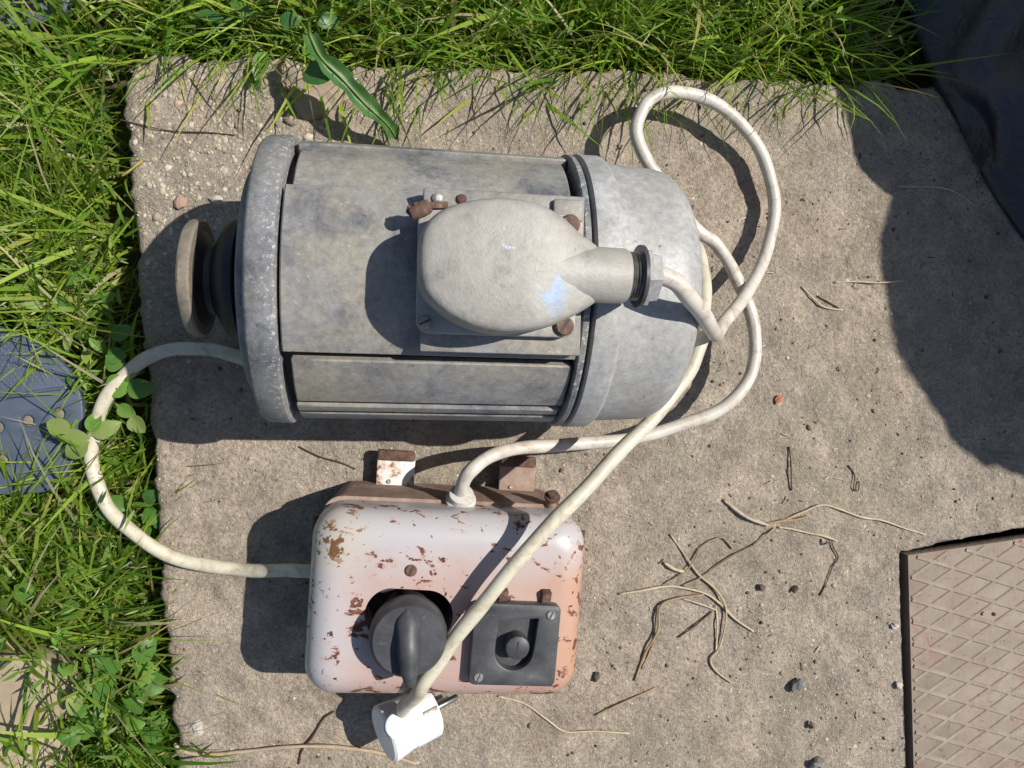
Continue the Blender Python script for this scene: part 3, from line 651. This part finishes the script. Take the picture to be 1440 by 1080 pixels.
# ------------------------------------------------------------------ blue-grey plastic pieces in the grass
def plastic(name, px, z, hol, dots, label, tilt=(0, 0, 0)):
    c = P(*px[0], z); pts = [P(u, v, z)-c for u, v in px]; out = [(p.x, p.y) for p in spline([Vector(p) for p in pts]+[Vector(pts[0])], 5)[:-1]]
    e_ = empty(name, c, 0, label=label, cat='plastic piece', group='plastic pieces in the grass'); e_.rotation_euler = tilt
    o_ = plate('sheet', out, -.006, 0, MATB, e_, [circ(*(P(u, v, z)-c)[:2], .0036, 20) for u, v in hol], .0015)
    for u, v in hol:
        q_ = P(u, v, z)-c; bm_obj('lit_ground_peg', xf(lathe([(-.0055, .0036), (-.0034, .0036), (-.0030, .0030)], 16, 'Z'), (q_.x, q_.y, 0)), PULR, e_)  # pegs added in the holes, standing in for sunlit ground beneath
    if dots:
        pp_ = []
        for i in range(40):
            for j in range(26):
                r_ = .020+.0042*i; a_ = rad(-8)+j*.0046/r_*1.0 if False else None
                u = -150+i*8.5+(j % 2)*4; v = 452+j*5.2+((u-40)/110)**2*-8
                if -145 < u < 92-(545-v)*.35 and 470+max(0, (u-20))*.55 < v < 545-max(0, u)*.05: pp_.append(P(u, v, z)-c)
        pos = np.array([p[:] for p in pp_]); pos[:, 2] = .0001
        stones('raised_dots', pos, np.full(len(pos), .00075), np.full((len(pos), 3), (.10, .13, .18)), PEB, .7, e_, kind='stuff')
        r_ = [P(u, v, z)-c for u, v in ((-140, 570), (-60, 566), (0, 561), (50, 551), (95, 545))]
        v_, f_ = tube(spline(r_, 8), .0012, 8); mesh('seam', v_, f_, MATB, e_)
    return e_
plastic('plastic_sheet', [(-150, 455), (-60, 450), (10, 462), (60, 490), (100, 525), (116, 570), (112, 620), (96, 662), (70, 690), (0, 696), (-150, 690)], .004, [(38, 592), (82, 582), (-4, 601), (2, 648)], True, 'blue grey plastic piece with dotted band and round holes in grass')
plastic('plastic_sheet', [(-120, -90), (50, -90), (85, -50), (98, -5), (85, 22), (50, 34), (0, 42), (-60, 60), (-120, 60)], -.012, [], False, 'plain blue grey plastic piece behind tall grass at slab corner')
# flat sandy stone
c = P(30, 1010, -.02); px = [(-60, 930), (10, 922), (70, 930), (112, 955), (118, 985), (80, 1015), (95, 1060), (70, 1110), (-60, 1120)]
plate('stepping_stone', [(p.x-c.x, p.y-c.y) for p in spline([P(u, v, -.02) for u, v in px+[px[0]]], 5)[:-1]], -.03, 0, STONE, None, bev=.004, label='flat sandy stone half covered by grass beside the slab', cat='stone').location = c

# ------------------------------------------------------------------ grass
def hsv_mix(n, pal, w_, jit=.18):
    c = np.array(pal)[rng.choice(len(pal), n, p=w_)]; return c*rng.uniform(1-jit, 1+jit, (n, 1))*rng.uniform(.93, 1.07, (n, 3))
GP = [(.17, .29, .032), (.25, .37, .045), (.09, .19, .022), (.34, .41, .08), (.42, .39, .16), (.48, .42, .27)]
def blades(name, x, y, z, length, width, az, th0, th1, colors, K=6, **k):
    n = len(x); t = np.linspace(0, 1, K); dl = length[:, None]/(K-1)
    th = th0[:, None]+th1[:, None]*t[None]; azz = az[:, None]+rng.normal(0, .25, n)[:, None]*t[None]
    st = np.stack([np.sin(th)*np.cos(azz), np.sin(th)*np.sin(azz), np.cos(th)], -1)*dl[..., None]
    c = np.concatenate([np.zeros((n, 1, 3)), np.cumsum(st[:, :-1], 1)], 1)+np.stack([x, y, z], -1)[:, None]
    tw = rng.normal(0, .5, n)[:, None]
    side = np.stack([-np.sin(azz)*np.cos(tw), np.cos(azz)*np.cos(tw), np.sin(tw)+0*azz], -1)
    wd = width[:, None]*np.minimum(1, (.35+2.2*t[None]))*(1-t[None]**2.2)*.5
    a = c-side*wd[..., None]; b_ = c+side*wd[..., None]
    v = np.stack([a, b_], 2).reshape(n, K*2, 3)
    base = (np.arange(n)*K*2)[:, None, None]; f = np.array([[2*i, 2*i+1, 2*i+3, 2*i+2] for i in range(K-2)])
    quads = (base+f[None]).reshape(-1, 4); tr = (base+np.array([[2*K-4, 2*K-3, 2*K-2]])[None]).reshape(-1, 3)
    return np_mesh(name, v.reshape(-1, 3), quads, tr, GRASS, np.repeat(colors, K*2, 0), None, True, **k)
n = 85000; x = rng.uniform(-.44, .62, n); y = rng.uniform(-.42, .47, n)
on_slab = ((x > left_edge(y)-.004) & (y < top_edge(x)+.004)) | (np.hypot(x-.618, y-.285) < .27) | (x > .395) | (rng.uniform(0, 1, len(x)) < np.clip((x-.30)/.08, 0, 1)*.8)
def inpx(poly, z, x, y): return in_poly(x, y, [P(u, v, z) for u, v in poly])
mat_zone = inpx([(-200, 440), (20, 455), (80, 500), (120, 560), (108, 640), (80, 700), (-200, 705)], 0, x, y)
mat2 = inpx([(-150, -120), (50, -100), (90, -30), (92, 20), (50, 50), (0, 65), (-150, 80)], 0, x, y)
stone_z = inpx([(-150, 920), (70, 925), (115, 955), (115, 1000), (90, 1080), (-150, 1140)], -.03, x, y)
thin = np.clip(.75+.5*vnoise(x, y, .045, 61), .2, 1)
edge_fade = np.where((y > top_edge(x)) & (x > -.17), np.clip((y-top_edge(x))/.02, .35, 1), 1)*np.where(x < left_edge(y), np.clip((left_edge(y)-x)/.03, .2, 1), 1)
k = ~on_slab & ~mat_zone & ~(mat2 & (rng.uniform(0, 1, n) < .72)) & ~(stone_z & (rng.uniform(0, 1, n) < .94)) & (rng.uniform(0, 1, n) < thin*edge_fade)
x, y = x[k], y[k]; n = len(x)
top = (y > top_edge(x)-.01) & (x > -.15)
lowL = (~top) & (y < -.08)
length = np.clip(rng.gamma(7, .0105, n), .025, .14)*np.where(top, .95, 1.0)
width = np.clip(rng.gamma(6, .00033, n), .0010, .0042)*np.where(lowL, 1.25, 1.0)
clump = vnoise(x, y, .03, 62)*2.6
az = np.where(lowL, rad(35)+rng.normal(0, .6, n)+clump*.35, np.where(top, rad(-60)+rng.normal(0, 1.3, n)+clump, rad(150)+rng.normal(0, 1.2, n)+clump))
th0 = np.abs(rng.normal(.35, .25, n))+np.where(lowL, .35, 0); th1 = np.abs(rng.normal(.75, .4, n))
# keep blades at the slab edge from burying it
toe = (x > left_edge(y)-.05) & (~top); th0 = np.where(toe & (np.cos(az) > 0), th0*.5, th0); length = np.where(toe & (np.cos(az) > 0), length*.72, length)
gc = hsv_mix(n, GP, [.27, .27, .14, .18, .08, .06])
blades('grass', x, y, np.full(n, ZS-.002), length, width, az, th0, th1, gc, kind='stuff', label='bright green unmown grass around the slab', cat='grass')
# short undergrowth, small leaflets and pale seed heads
n = 22000; x = rng.uniform(-.44, .60, n); y = rng.uniform(-.42, .47, n)
k = (x < .36) & ~((x > left_edge(y)-.002) & (y < top_edge(x)+.002)) & ~inpx([(-200, 445), (20, 460), (80, 500), (112, 560), (105, 640), (75, 695), (-200, 700)], 0, x, y) & ~inpx([(-150, 925), (70, 930), (105, 955), (100, 1000), (80, 1080), (-150, 1140)], -.03, x, y)
x, y = x[k], y[k]; n = len(x)
seed = rng.uniform(0, 1, n) < .20
zz = ZS+np.where(seed, rng.uniform(.035, .085, n), rng.uniform(.0, .06, n))
gc = np.where(seed[:, None], hsv_mix(n, [(.30, .36, .16), (.36, .39, .22), (.24, .31, .10)], [.4, .3, .3]), hsv_mix(n, [(.14, .25, .035), (.09, .18, .03), (.21, .30, .06)], [.4, .35, .25]))
blades('undergrowth', x, y, zz, np.where(seed, rng.uniform(.004, .009, n), rng.uniform(.007, .016, n)), np.where(seed, rng.uniform(.0008, .0014, n), rng.uniform(.0018, .0036, n)),
       rng.uniform(0, 6.28, n), rng.uniform(.6, 1.4, n), rng.uniform(0, .6, n), gc, 5, kind='stuff', label='short leafy undergrowth and pale seed heads between grass blades', cat='undergrowth')
# coarser, longer blades mixed in
n = 2500; x = rng.uniform(-.40, .33, n); y = rng.uniform(-.36, .40, n)
k = ~((x > left_edge(y)-.012) & (y < top_edge(x)+.006)) & ~inpx([(-200, 440), (20, 455), (80, 500), (120, 560), (108, 640), (80, 700), (-200, 705)], 0, x, y) & ~inpx([(-150, 920), (70, 925), (115, 955), (115, 1000), (90, 1080), (-150, 1140)], -.03, x, y)
x, y = x[k], y[k]; n = len(x); lf = (x < left_edge(y)) & (y < top_edge(x))
az = np.where(lf, np.where(y < -.08, rad(40), rad(160))+rng.normal(0, .9, n), rng.uniform(0, 6.28, n))
blades('coarse_grass', x, y, np.full(n, ZS), rng.uniform(.06, .13, n)*np.where(lf & (np.cos(az) > 0) & (x > left_edge(y)-.07), .7, 1), rng.uniform(.0028, .0052, n), az, rng.uniform(.15, .7, n), rng.uniform(.5, 1.3, n), hsv_mix(n, GP, [.34, .26, .24, .10, .04, .02]), 8, kind='stuff', label='coarse wide grass blades standing above the finer grass', cat='grass')
# sparse tall stems that reach over the slab edge
n = 300; x = rng.uniform(-.17, .33, n); y = top_edge(x)+rng.uniform(.002, .03, n)
blades('edge_grass', x, y, np.full(n, ZS), rng.uniform(.06, .12, n), rng.uniform(.0012, .0024, n), rad(-90)+rng.normal(0, .8, n), rng.uniform(.05, .4, n), rng.uniform(.5, 1.5, n), hsv_mix(n, GP, [.30, .25, .15, .2, .07, .03]), 7, kind='stuff', label='long grass blades leaning over the far slab edge', cat='grass')

# ------------------------------------------------------------------ broad-leaved weeds
def leaf_mesh(L_, W_, cup=.25, bend=.5, wave=.0, K=9, M=5, tipp=.8):
    v = []; f = []
    for i in range(K):
        t = i/(K-1); wd = W_*(math.sin(math.pi*min(1, t**tipp))**.75)*.5+.0004
        a = bend*t; cx_, cz_ = L_*(math.sin(a)/bend if bend else t), L_*(-(1-math.cos(a))/bend if bend else 0)
        for j in range(M):
            s_ = (j/(M-1)*2-1); wv_ = wave*math.sin(t*19+j)*W_*abs(s_)
            v.append((cx_, s_*wd, cz_+cup*wd*abs(s_)+wv_))
    for i in range(K-1):
        for j in range(M-1): f.append((i*M+j, (i+1)*M+j, (i+1)*M+j+1, i*M+j+1))
    me = bpy.data.meshes.new('leaf'); me.from_pydata(v, [], f)
    return me
def m_leaf(name, c1, c2):
    s = N(name, .4, 0, .4); a = s.ramp(s.noise(60, 3), (.35, c1), (.65, c2)); s.color(a); s.bump(s.noise(300, 2), .2, .001)
    t = s.nt.nodes.new('ShaderNodeBsdfTranslucent'); mx = s.nt.nodes.new('ShaderNodeMixShader'); mx.inputs[0].default_value = .3
    s.L(a, t.inputs[0]); s.L(s.b.outputs[0], mx.inputs[1]); s.L(t.outputs[0], mx.inputs[2]); s.L(mx.outputs[0], s.nt.nodes['Material Output'].inputs[0]); return s.m
LF = [m_leaf('leaf_bright', (.12, .24, .035), (.17, .30, .05)), m_leaf('leaf_mid', (.075, .18, .03), (.11, .22, .04)), m_leaf('leaf_pale', (.20, .28, .07), (.27, .32, .11)), m_leaf('leaf_deep', (.045, .13, .035), (.09, .19, .05))]
def weed(name, base, leaves, label, group=None, stem=True):
    """leaves: (u, v, z, length, width, azimuth deg, pitch deg, material)"""
    c = P(base[0], base[1], ZS); c.z = ZS
    e_ = empty(name, c, 0, label=label, cat='weed', group=group)
    for (u, v, z, L_, W_, a, pt, mi) in leaves:
        me = leaf_mesh(L_, W_, random.uniform(.1, .35), random.uniform(.3, .8))
        p = P(u, v, z)-c
        o_ = link('leaf', me, LF[mi], e_, True); o_.location = p; o_.rotation_euler = (rad(random.uniform(-15, 15)), rad(-pt), rad(a))
        if stem:
            v_, f_ = tube(spline([Vector((0, 0, 0)), Vector((p.x*.3, p.y*.3, p.z*.6)), p], 5), .0007, 6); mesh('stem', v_, f_, LF[2], e_)
    return e_
def rosette(cu, cv, z, n_, L_, W_, spread, mi, a0=0):
    r = []
    for i in range(n_):
        a = a0+i*137.5+random.uniform(-20, 20); d = spread*math.sqrt((i+.5)/n_)
        r.append((cu+d*math.cos(rad(a)), cv-d*math.sin(rad(a)), z+random.uniform(-.008, .008), L_*random.uniform(.75, 1.15), W_*random.uniform(.8, 1.15), a, random.uniform(-5, 30), random.choice(mi)))
    return r
weed('broadleaf_weed', (165, 560), [(150, 548, .014, .016, .014, 20, 15, 0), (178, 548, .016, .017, .012, 5, 10, 1), (150, 500, .010, .013, .010, 0, 20, 1), (148, 515, .012, .012, .010, 20, 10, 1), (166, 570, .012, .012, .009, -40, 5, 0), (185, 585, .010, .013, .011, -60, 5, 2), (155, 475, .008, .015, .010, 30, 10, 1)], 'weed with bright round leaves growing over the cream cable')
weed('broadleaf_weed', (110, 620), [(125, 616, .016, .022, .009, 172, 10, 2), (124, 622, .015, .017, .012, 210, 0, 2), (130, 612, .015, .018, .010, 25, 5, 2), (98, 608, .018, .014, .012, 150, 20, 2), (128, 608, .016, .014, .009, 75, 0, 0)], 'pale curled weed sprig beside the blue plastic piece')
weed('broadleaf_weed', (170, 1010), rosette(165, 1020, -.008, 13, .016, .013, 52, (0, 1, 1)), 'lush clump of round green leaves below the sandy stone')
weed('broadleaf_weed', (180, 950), rosette(182, 948, -.004, 6, .018, .015, 26, (0, 1)), 'small weed with two big round leaves near slab edge')
weed('broadleaf_weed', (112, 955), rosette(112, 955, -.012, 4, .014, .011, 22, (0, 2)), 'small yellowish weed rooted against the sandy stone')
weed('broadleaf_weed', (70, 800), rosette(72, 850, -.006, 4, .016, .013, 45, (0, 1)), 'round leaved weed scattered through flattened yellow grass')
weed('broadleaf_weed', (190, 725), rosette(192, 722, -.006, 6, .013, .011, 26, (1, 3)), 'small dark leaved weed inside the mains cable bend')
weed('broadleaf_weed', (110, 440), rosette(105, 445, -.002, 12, .013, .006, 52, (0, 1, 2)), 'narrow leaved weed above the dotted plastic piece')
weed('broadleaf_weed', (300, 30), rosette(380, 40, .0, 10, .018, .009, 70, (1, 3)), 'dark green leafy weed behind the motor pulley end')
# the long dock leaf lying over the slab edge
dk = empty('dock_leaf', P(470, 90, 0), 0, label='long green dock leaf hanging over slab edge towards the motor', cat='leaf')
cl = spline([P(u, v, z)-dk.location for u, v, z in ((436, 50, .035), (452, 82, .038), (482, 112, .034), (515, 148, .027), (545, 176, .018), (560, 200, .006))], 6)
v = []; f = []; nn_ = len(cl)
for i, p in enumerate(cl):
    t = i/(nn_-1); d = (cl[min(i+1, nn_-1)]-cl[max(i-1, 0)]).normalized(); s_ = d.cross(Vector((0, 0, 1))).normalized()
    wd = .0062*(1-.45*abs(t-.45)/.55)*(1+.16*math.sin(t*23)+.08*math.sin(t*51)); wd = wd*(1 if t < .92 else (1-t)/.08*.8+.2)
    for q_, up in ((-1, .0035), (-.55, .0015), (-.1, 0), (0, .0012), (.1, 0), (.55, .002), (1, .0045)):
        v.append(p+s_*wd*q_+Vector((0, 0, up+.001*math.sin(t*31+q_*2)*abs(q_))))
for i in range(nn_-1):
    for j in range(6): f.append((i*7+j, i*7+j+1, (i+1)*7+j+1, (i+1)*7+j))
mesh('blade', v, f, LF[3], dk); v_, f_ = tube([p+Vector((0, 0, .0012)) for p in cl], .0008, 6, lambda t: 1.2-.8*t); mesh('midrib', v_, f_, LF[2], dk)
v_, f_ = tube(spline([cl[0], cl[0]+Vector((-.004, .02, -.03)), Vector((cl[0].x-.004, cl[0].y+.03, ZS))], 6), .0012, 6); mesh('stalk', v_, f_, LF[1], dk)
me = leaf_mesh(.022, .016, .2, .4); o = link('leaf', me, LF[3], dk); o.location = P(472, 98, .036)-dk.location; o.rotation_euler = (.2, .1, rad(190))

# ------------------------------------------------------------------ dry straw and twigs on the slab
def z5(pts): return [(x/3.6+840, y/3.6+660) for x, y in pts]
def straw(pix, r, c, label, group=None, flat=.5, lift=.002, arch=.003, name='dry_stalk'):
    pts = [P(u, v, 0) for u, v in pix]; m = len(pts); base = pts[0].copy(); base.z = 0
    for i, p in enumerate(pts):
        p.z = slab_z(np.array([p.x]), np.array([p.y]))[0]+lift*.25+r*flat+(arch*.4*math.sin(math.pi*i/(m-1))*random.uniform(.4, 1.0) if m > 2 else 0)
    sp_ = spline([p-base for p in pts], 6); v, f = tube(sp_, r, 7, lambda t: .66*(1+.14*math.sin(t*13+r*9e3)+.08*math.sin(t*41)))
    o_ = mesh(name, v, f, STRAW, None, True, None, label=label, cat='dry stalk', group=group); o_.location = base
    a = o_.data.color_attributes.new('Col', 'FLOAT_COLOR', 'POINT'); cc = np.array([(*c, 1)]*len(v), np.float32); cc[:, :3] *= rng.uniform(.82, 1.15, (len(v), 1)); a.data.foreach_set('color', cc.ravel()); return o_
PALE, TAN, BRN = (.46, .38, .26), (.30, .215, .125), (.08, .05, .035)
G = 'dry stalks scattered on the slab'
straw(z5([(640, 155), (700, 205), (760, 245), (820, 268), (870, 285)]), .0019, (.40, .32, .25), 'thick pale root stub at the top of the straw tangle', G, arch=.006)
straw(z5([(920, 295), (985, 303), (1060, 320), (1140, 335), (1215, 362)]), .0011, PALE, 'straight pale straw branching right from the root stub', G)
straw(z5([(1660, 330), (1560, 300), (1440, 258), (1330, 240), (1220, 200), (1130, 178), (1040, 215), (940, 262), (860, 275)]), .0011, PALE, 'long pale straw arching towards the corner of the hatch', G)
straw(z5([(1060, 240), (1000, 255), (940, 262), (880, 272), (850, 280)]), .0016, TAN, 'frayed brown husk wrapped on the root stub', G)
straw(z5([(900, 300), (780, 390), (680, 440), (580, 510), (520, 550), (430, 590)]), .0009, TAN, 'thin tan stalk joining root stub to the lower straw knot', G, arch=.008)
straw(z5([(110, 630), (220, 610), (350, 590), (450, 600), (550, 630), (620, 680), (700, 760), (790, 820)]), .0012, PALE, 'long bowed pale stalk crossing the straw knot', G, arch=.006)
straw(z5([(340, 580), (430, 530), (490, 460), (530, 390), (630, 345), (690, 405)]), .0008, TAN, 'thin hooked stalk with a bent tip above the straw knot', G, arch=.006)
straw(z5([(370, 330), (440, 430), (510, 530), (590, 600), (640, 680), (645, 780), (615, 900), (570, 960), (600, 1020), (680, 1080)]), .0011, (.40, .31, .20), 'longest wavy stalk running down through the straw knot', G, arch=.006)
straw(z5([(190, 1070), (240, 930), (300, 810), (312, 690), (400, 650), (540, 635)]), .0013, TAN, 'sharply kinked tan stalk at the outer side of the knot', G, arch=.007)
straw(z5([(300, 690), (290, 800), (285, 880), (225, 1010)]), .0008, TAN, 'short straight stalk lying against the kinked tan stalk', G)
straw(z5([(410, 850), (490, 790), (580, 720)]), .0009, BRN, 'short dark twig under the straw knot', G)
straw(z5([(340, 475), (390, 505), (440, 520)]), .0018, PALE, 'stubby pale chip of straw beside the hooked stalk', G, arch=.004)
straw(z5([(600, 690), (605, 780), (600, 930)]), .0010, PALE, 'pale stalk hanging straight down from the straw knot', G, arch=.005)
straw(z5([(430, 655), (520, 680), (600, 712)]), .0009, PALE, 'short pale stalk crossing into the straw knot', G, arch=.005)
straw(z5([(1130, 350), (1135, 378), (1165, 370), (1180, 350), (1195, 400), (1218, 445), (1190, 500), (1160, 570), (1130, 640)]), .0007, BRN, 'curly dark rootlet dangling from the straight pale straw', G)
straw([(1109, 628), (1111, 650), (1114, 690)], .0008, BRN, 'dark straight twig lying alone on the concrete', G)
straw(z5([(1270, -20), (1300, 30), (1295, 95), (1320, 105), (1325, 60)]), .0007, BRN, 'dark forked twig lying alone on the concrete', G)
straw([(1174, 397), (1205, 396), (1235, 398), (1268, 395)], .0010, PALE, 'pale straw lying half inside the shadow edge of the sack', G)
straw([(1128, 403), (1145, 420), (1160, 432), (1186, 436)], .0009, PALE, 'pale bent straw touching a green crumb', G)
straw([(1152, 416), (1166, 424), (1182, 433)], .0009, TAN, 'short tan straw across the pale bent straw', G)
straw([(1262, 262), (1290, 263), (1320, 264), (1345, 272), (1372, 290)], .0008, PALE, 'thin straw lying in the deep shade of the sack', G)
straw([(245, 1046), (262, 1058), (300, 1061), (340, 1056), (400, 1049), (450, 1048), (500, 1052), (545, 1060), (585, 1072)], .0019, (.36, .28, .19), 'long tan root lying across slab corner under the plug', G, arch=.002)
straw([(420, 1075), (425, 1055), (440, 1035), (455, 1010), (470, 1000)], .0010, BRN, 'dark wiry twig sticking out from beneath the switch box', G)
straw([(700, 978), (738, 990), (770, 1012), (795, 1028), (835, 1028), (885, 1031)], .0009, PALE, 'thin pale stalk trailing away from the switch box edge', G)
straw([(838, 1006), (875, 988), (922, 968)], .0010, TAN, 'short tan stalk pointing at the straw tangle', G)
straw([(168, 168), (195, 175), (240, 184), (290, 186), (330, 189)], .0006, BRN, 'fine dark stem lying on the gritty slab corner', G)
straw([(420, 628), (450, 642), (478, 650), (500, 660)], .0007, BRN, 'fine dark rootlet lying in the sunny strip beside strap', G)
straw([(172, 248), (185, 240), (203, 223)],   .0011, (.34, .27, .08), 'short yellow leaf sliver at the slab edge', G)
for i in range(46):
    u, v = random.uniform(860, 1400), random.uniform(140, 1060)
    if (u > 1250 and v > 730) or (u < 1000 and v < 480): u, v = random.uniform(900, 1230), random.uniform(600, 1060)
    a = random.uniform(0, 6.28); l = random.uniform(5, 14)
    straw([(u, v), (u+l*math.cos(a)*.5+random.uniform(-2, 2), v+l*math.sin(a)*.5), (u+l*math.cos(a), v+l*math.sin(a))], random.uniform(.0004, .0007), random.choice([PALE, TAN, BRN, (.55, .5, .42)]), 'tiny loose snippet of dry straw on the bare concrete', 'tiny straw snippets on the slab', arch=.001)
# ------------------------------------------------------------------ single stones and chips
def pebble(u, v, r, c, label, flat=.75, sub=2, cat='pebble'):
    b_ = bmesh.new(); bmesh.ops.create_icosphere(b_, subdivisions=sub, radius=r); s0 = random.uniform(0, 99)
    for q_ in b_.verts:
        k_ = 1+.55*float(vnoise(np.array([q_.co.x/r+s0]), np.array([q_.co.y/r+q_.co.z/r*.7+s0]), .8, 71)[0])+.22*float(vnoise(np.array([q_.co.x/r+s0]), np.array([q_.co.y/r-q_.co.z/r]), .35, 72)[0]); q_.co = q_.co*k_; q_.co.z *= flat; q_.co.x *= 1.2; q_.co.y *= .85
    o_ = bm_obj('pebble', b_, PEB, None, True, 14, label=label, cat=cat, group='loose stones on the slab'); o_.location = P(u, v, 0); o_.location.z = r*flat*(.4 if flat > .5 else -.05); o_.rotation_euler.z = s0
    a_ = o_.data.color_attributes.new('Col', 'FLOAT_COLOR', 'POINT'); a_.data.foreach_set('color', np.array([(*c, 1)]*len(o_.data.vertices), np.float32).ravel())
pebble(1093, 561, .0027, (.40, .14, .075), 'small orange brick chip on the concrete', cat='brick chip')
pebble(1119, 963, .0040, (.12, .12, .125), 'dark grey pebble on the open concrete')
pebble(1147, 1073, .0048, (.20, .19, .17), 'larger grey stone at the bottom edge of the slab')
pebble(1263, 963, .0026, (.46, .42, .37), 'pale pebble on the rim of the hatch pit')
pebble(1257, 880, .0026, (.48, .44, .39), 'tiny pale chip on the rim of the hatch pit')
pebble(1140, 1020, .0024, (.08, .055, .04), 'small dark clod on the open concrete')
pebble(838, 951, .0027, (.09, .07, .055), 'dark clod beside the switch box')
pebble(277, 1023, .0045, (.40, .36, .31), 'pale flat pebble set in the slab corner', .4)
pebble(254, 285, .0034, (.33, .22, .165), 'reddish pebble set in the gritty slab corner', .4)
pebble(306, 281, .0042, (.42, .37, .30), 'pale pebble beside the motor end shield', .4)
for u, v, r in ((425, 122, .0085), (452, 140, .0115)):
    pebble(u, v, r, (.30, .24, .175), 'smaller rough brown lump beside the dock leaf' if r < .01 else 'larger rough brown lump beside the dock leaf', .45, 3, 'lump')
pebble(1118, 828, .0021, (.10, .08, .06), 'dark clod near the curly rootlet'); pebble(1071, 826, .0022, (.12, .08, .06), 'dark seed husk below the straight pale straw')
pebble(1396, 864, .0016, (.12, .05, .03), 'tiny brown bead on the hatch cover')
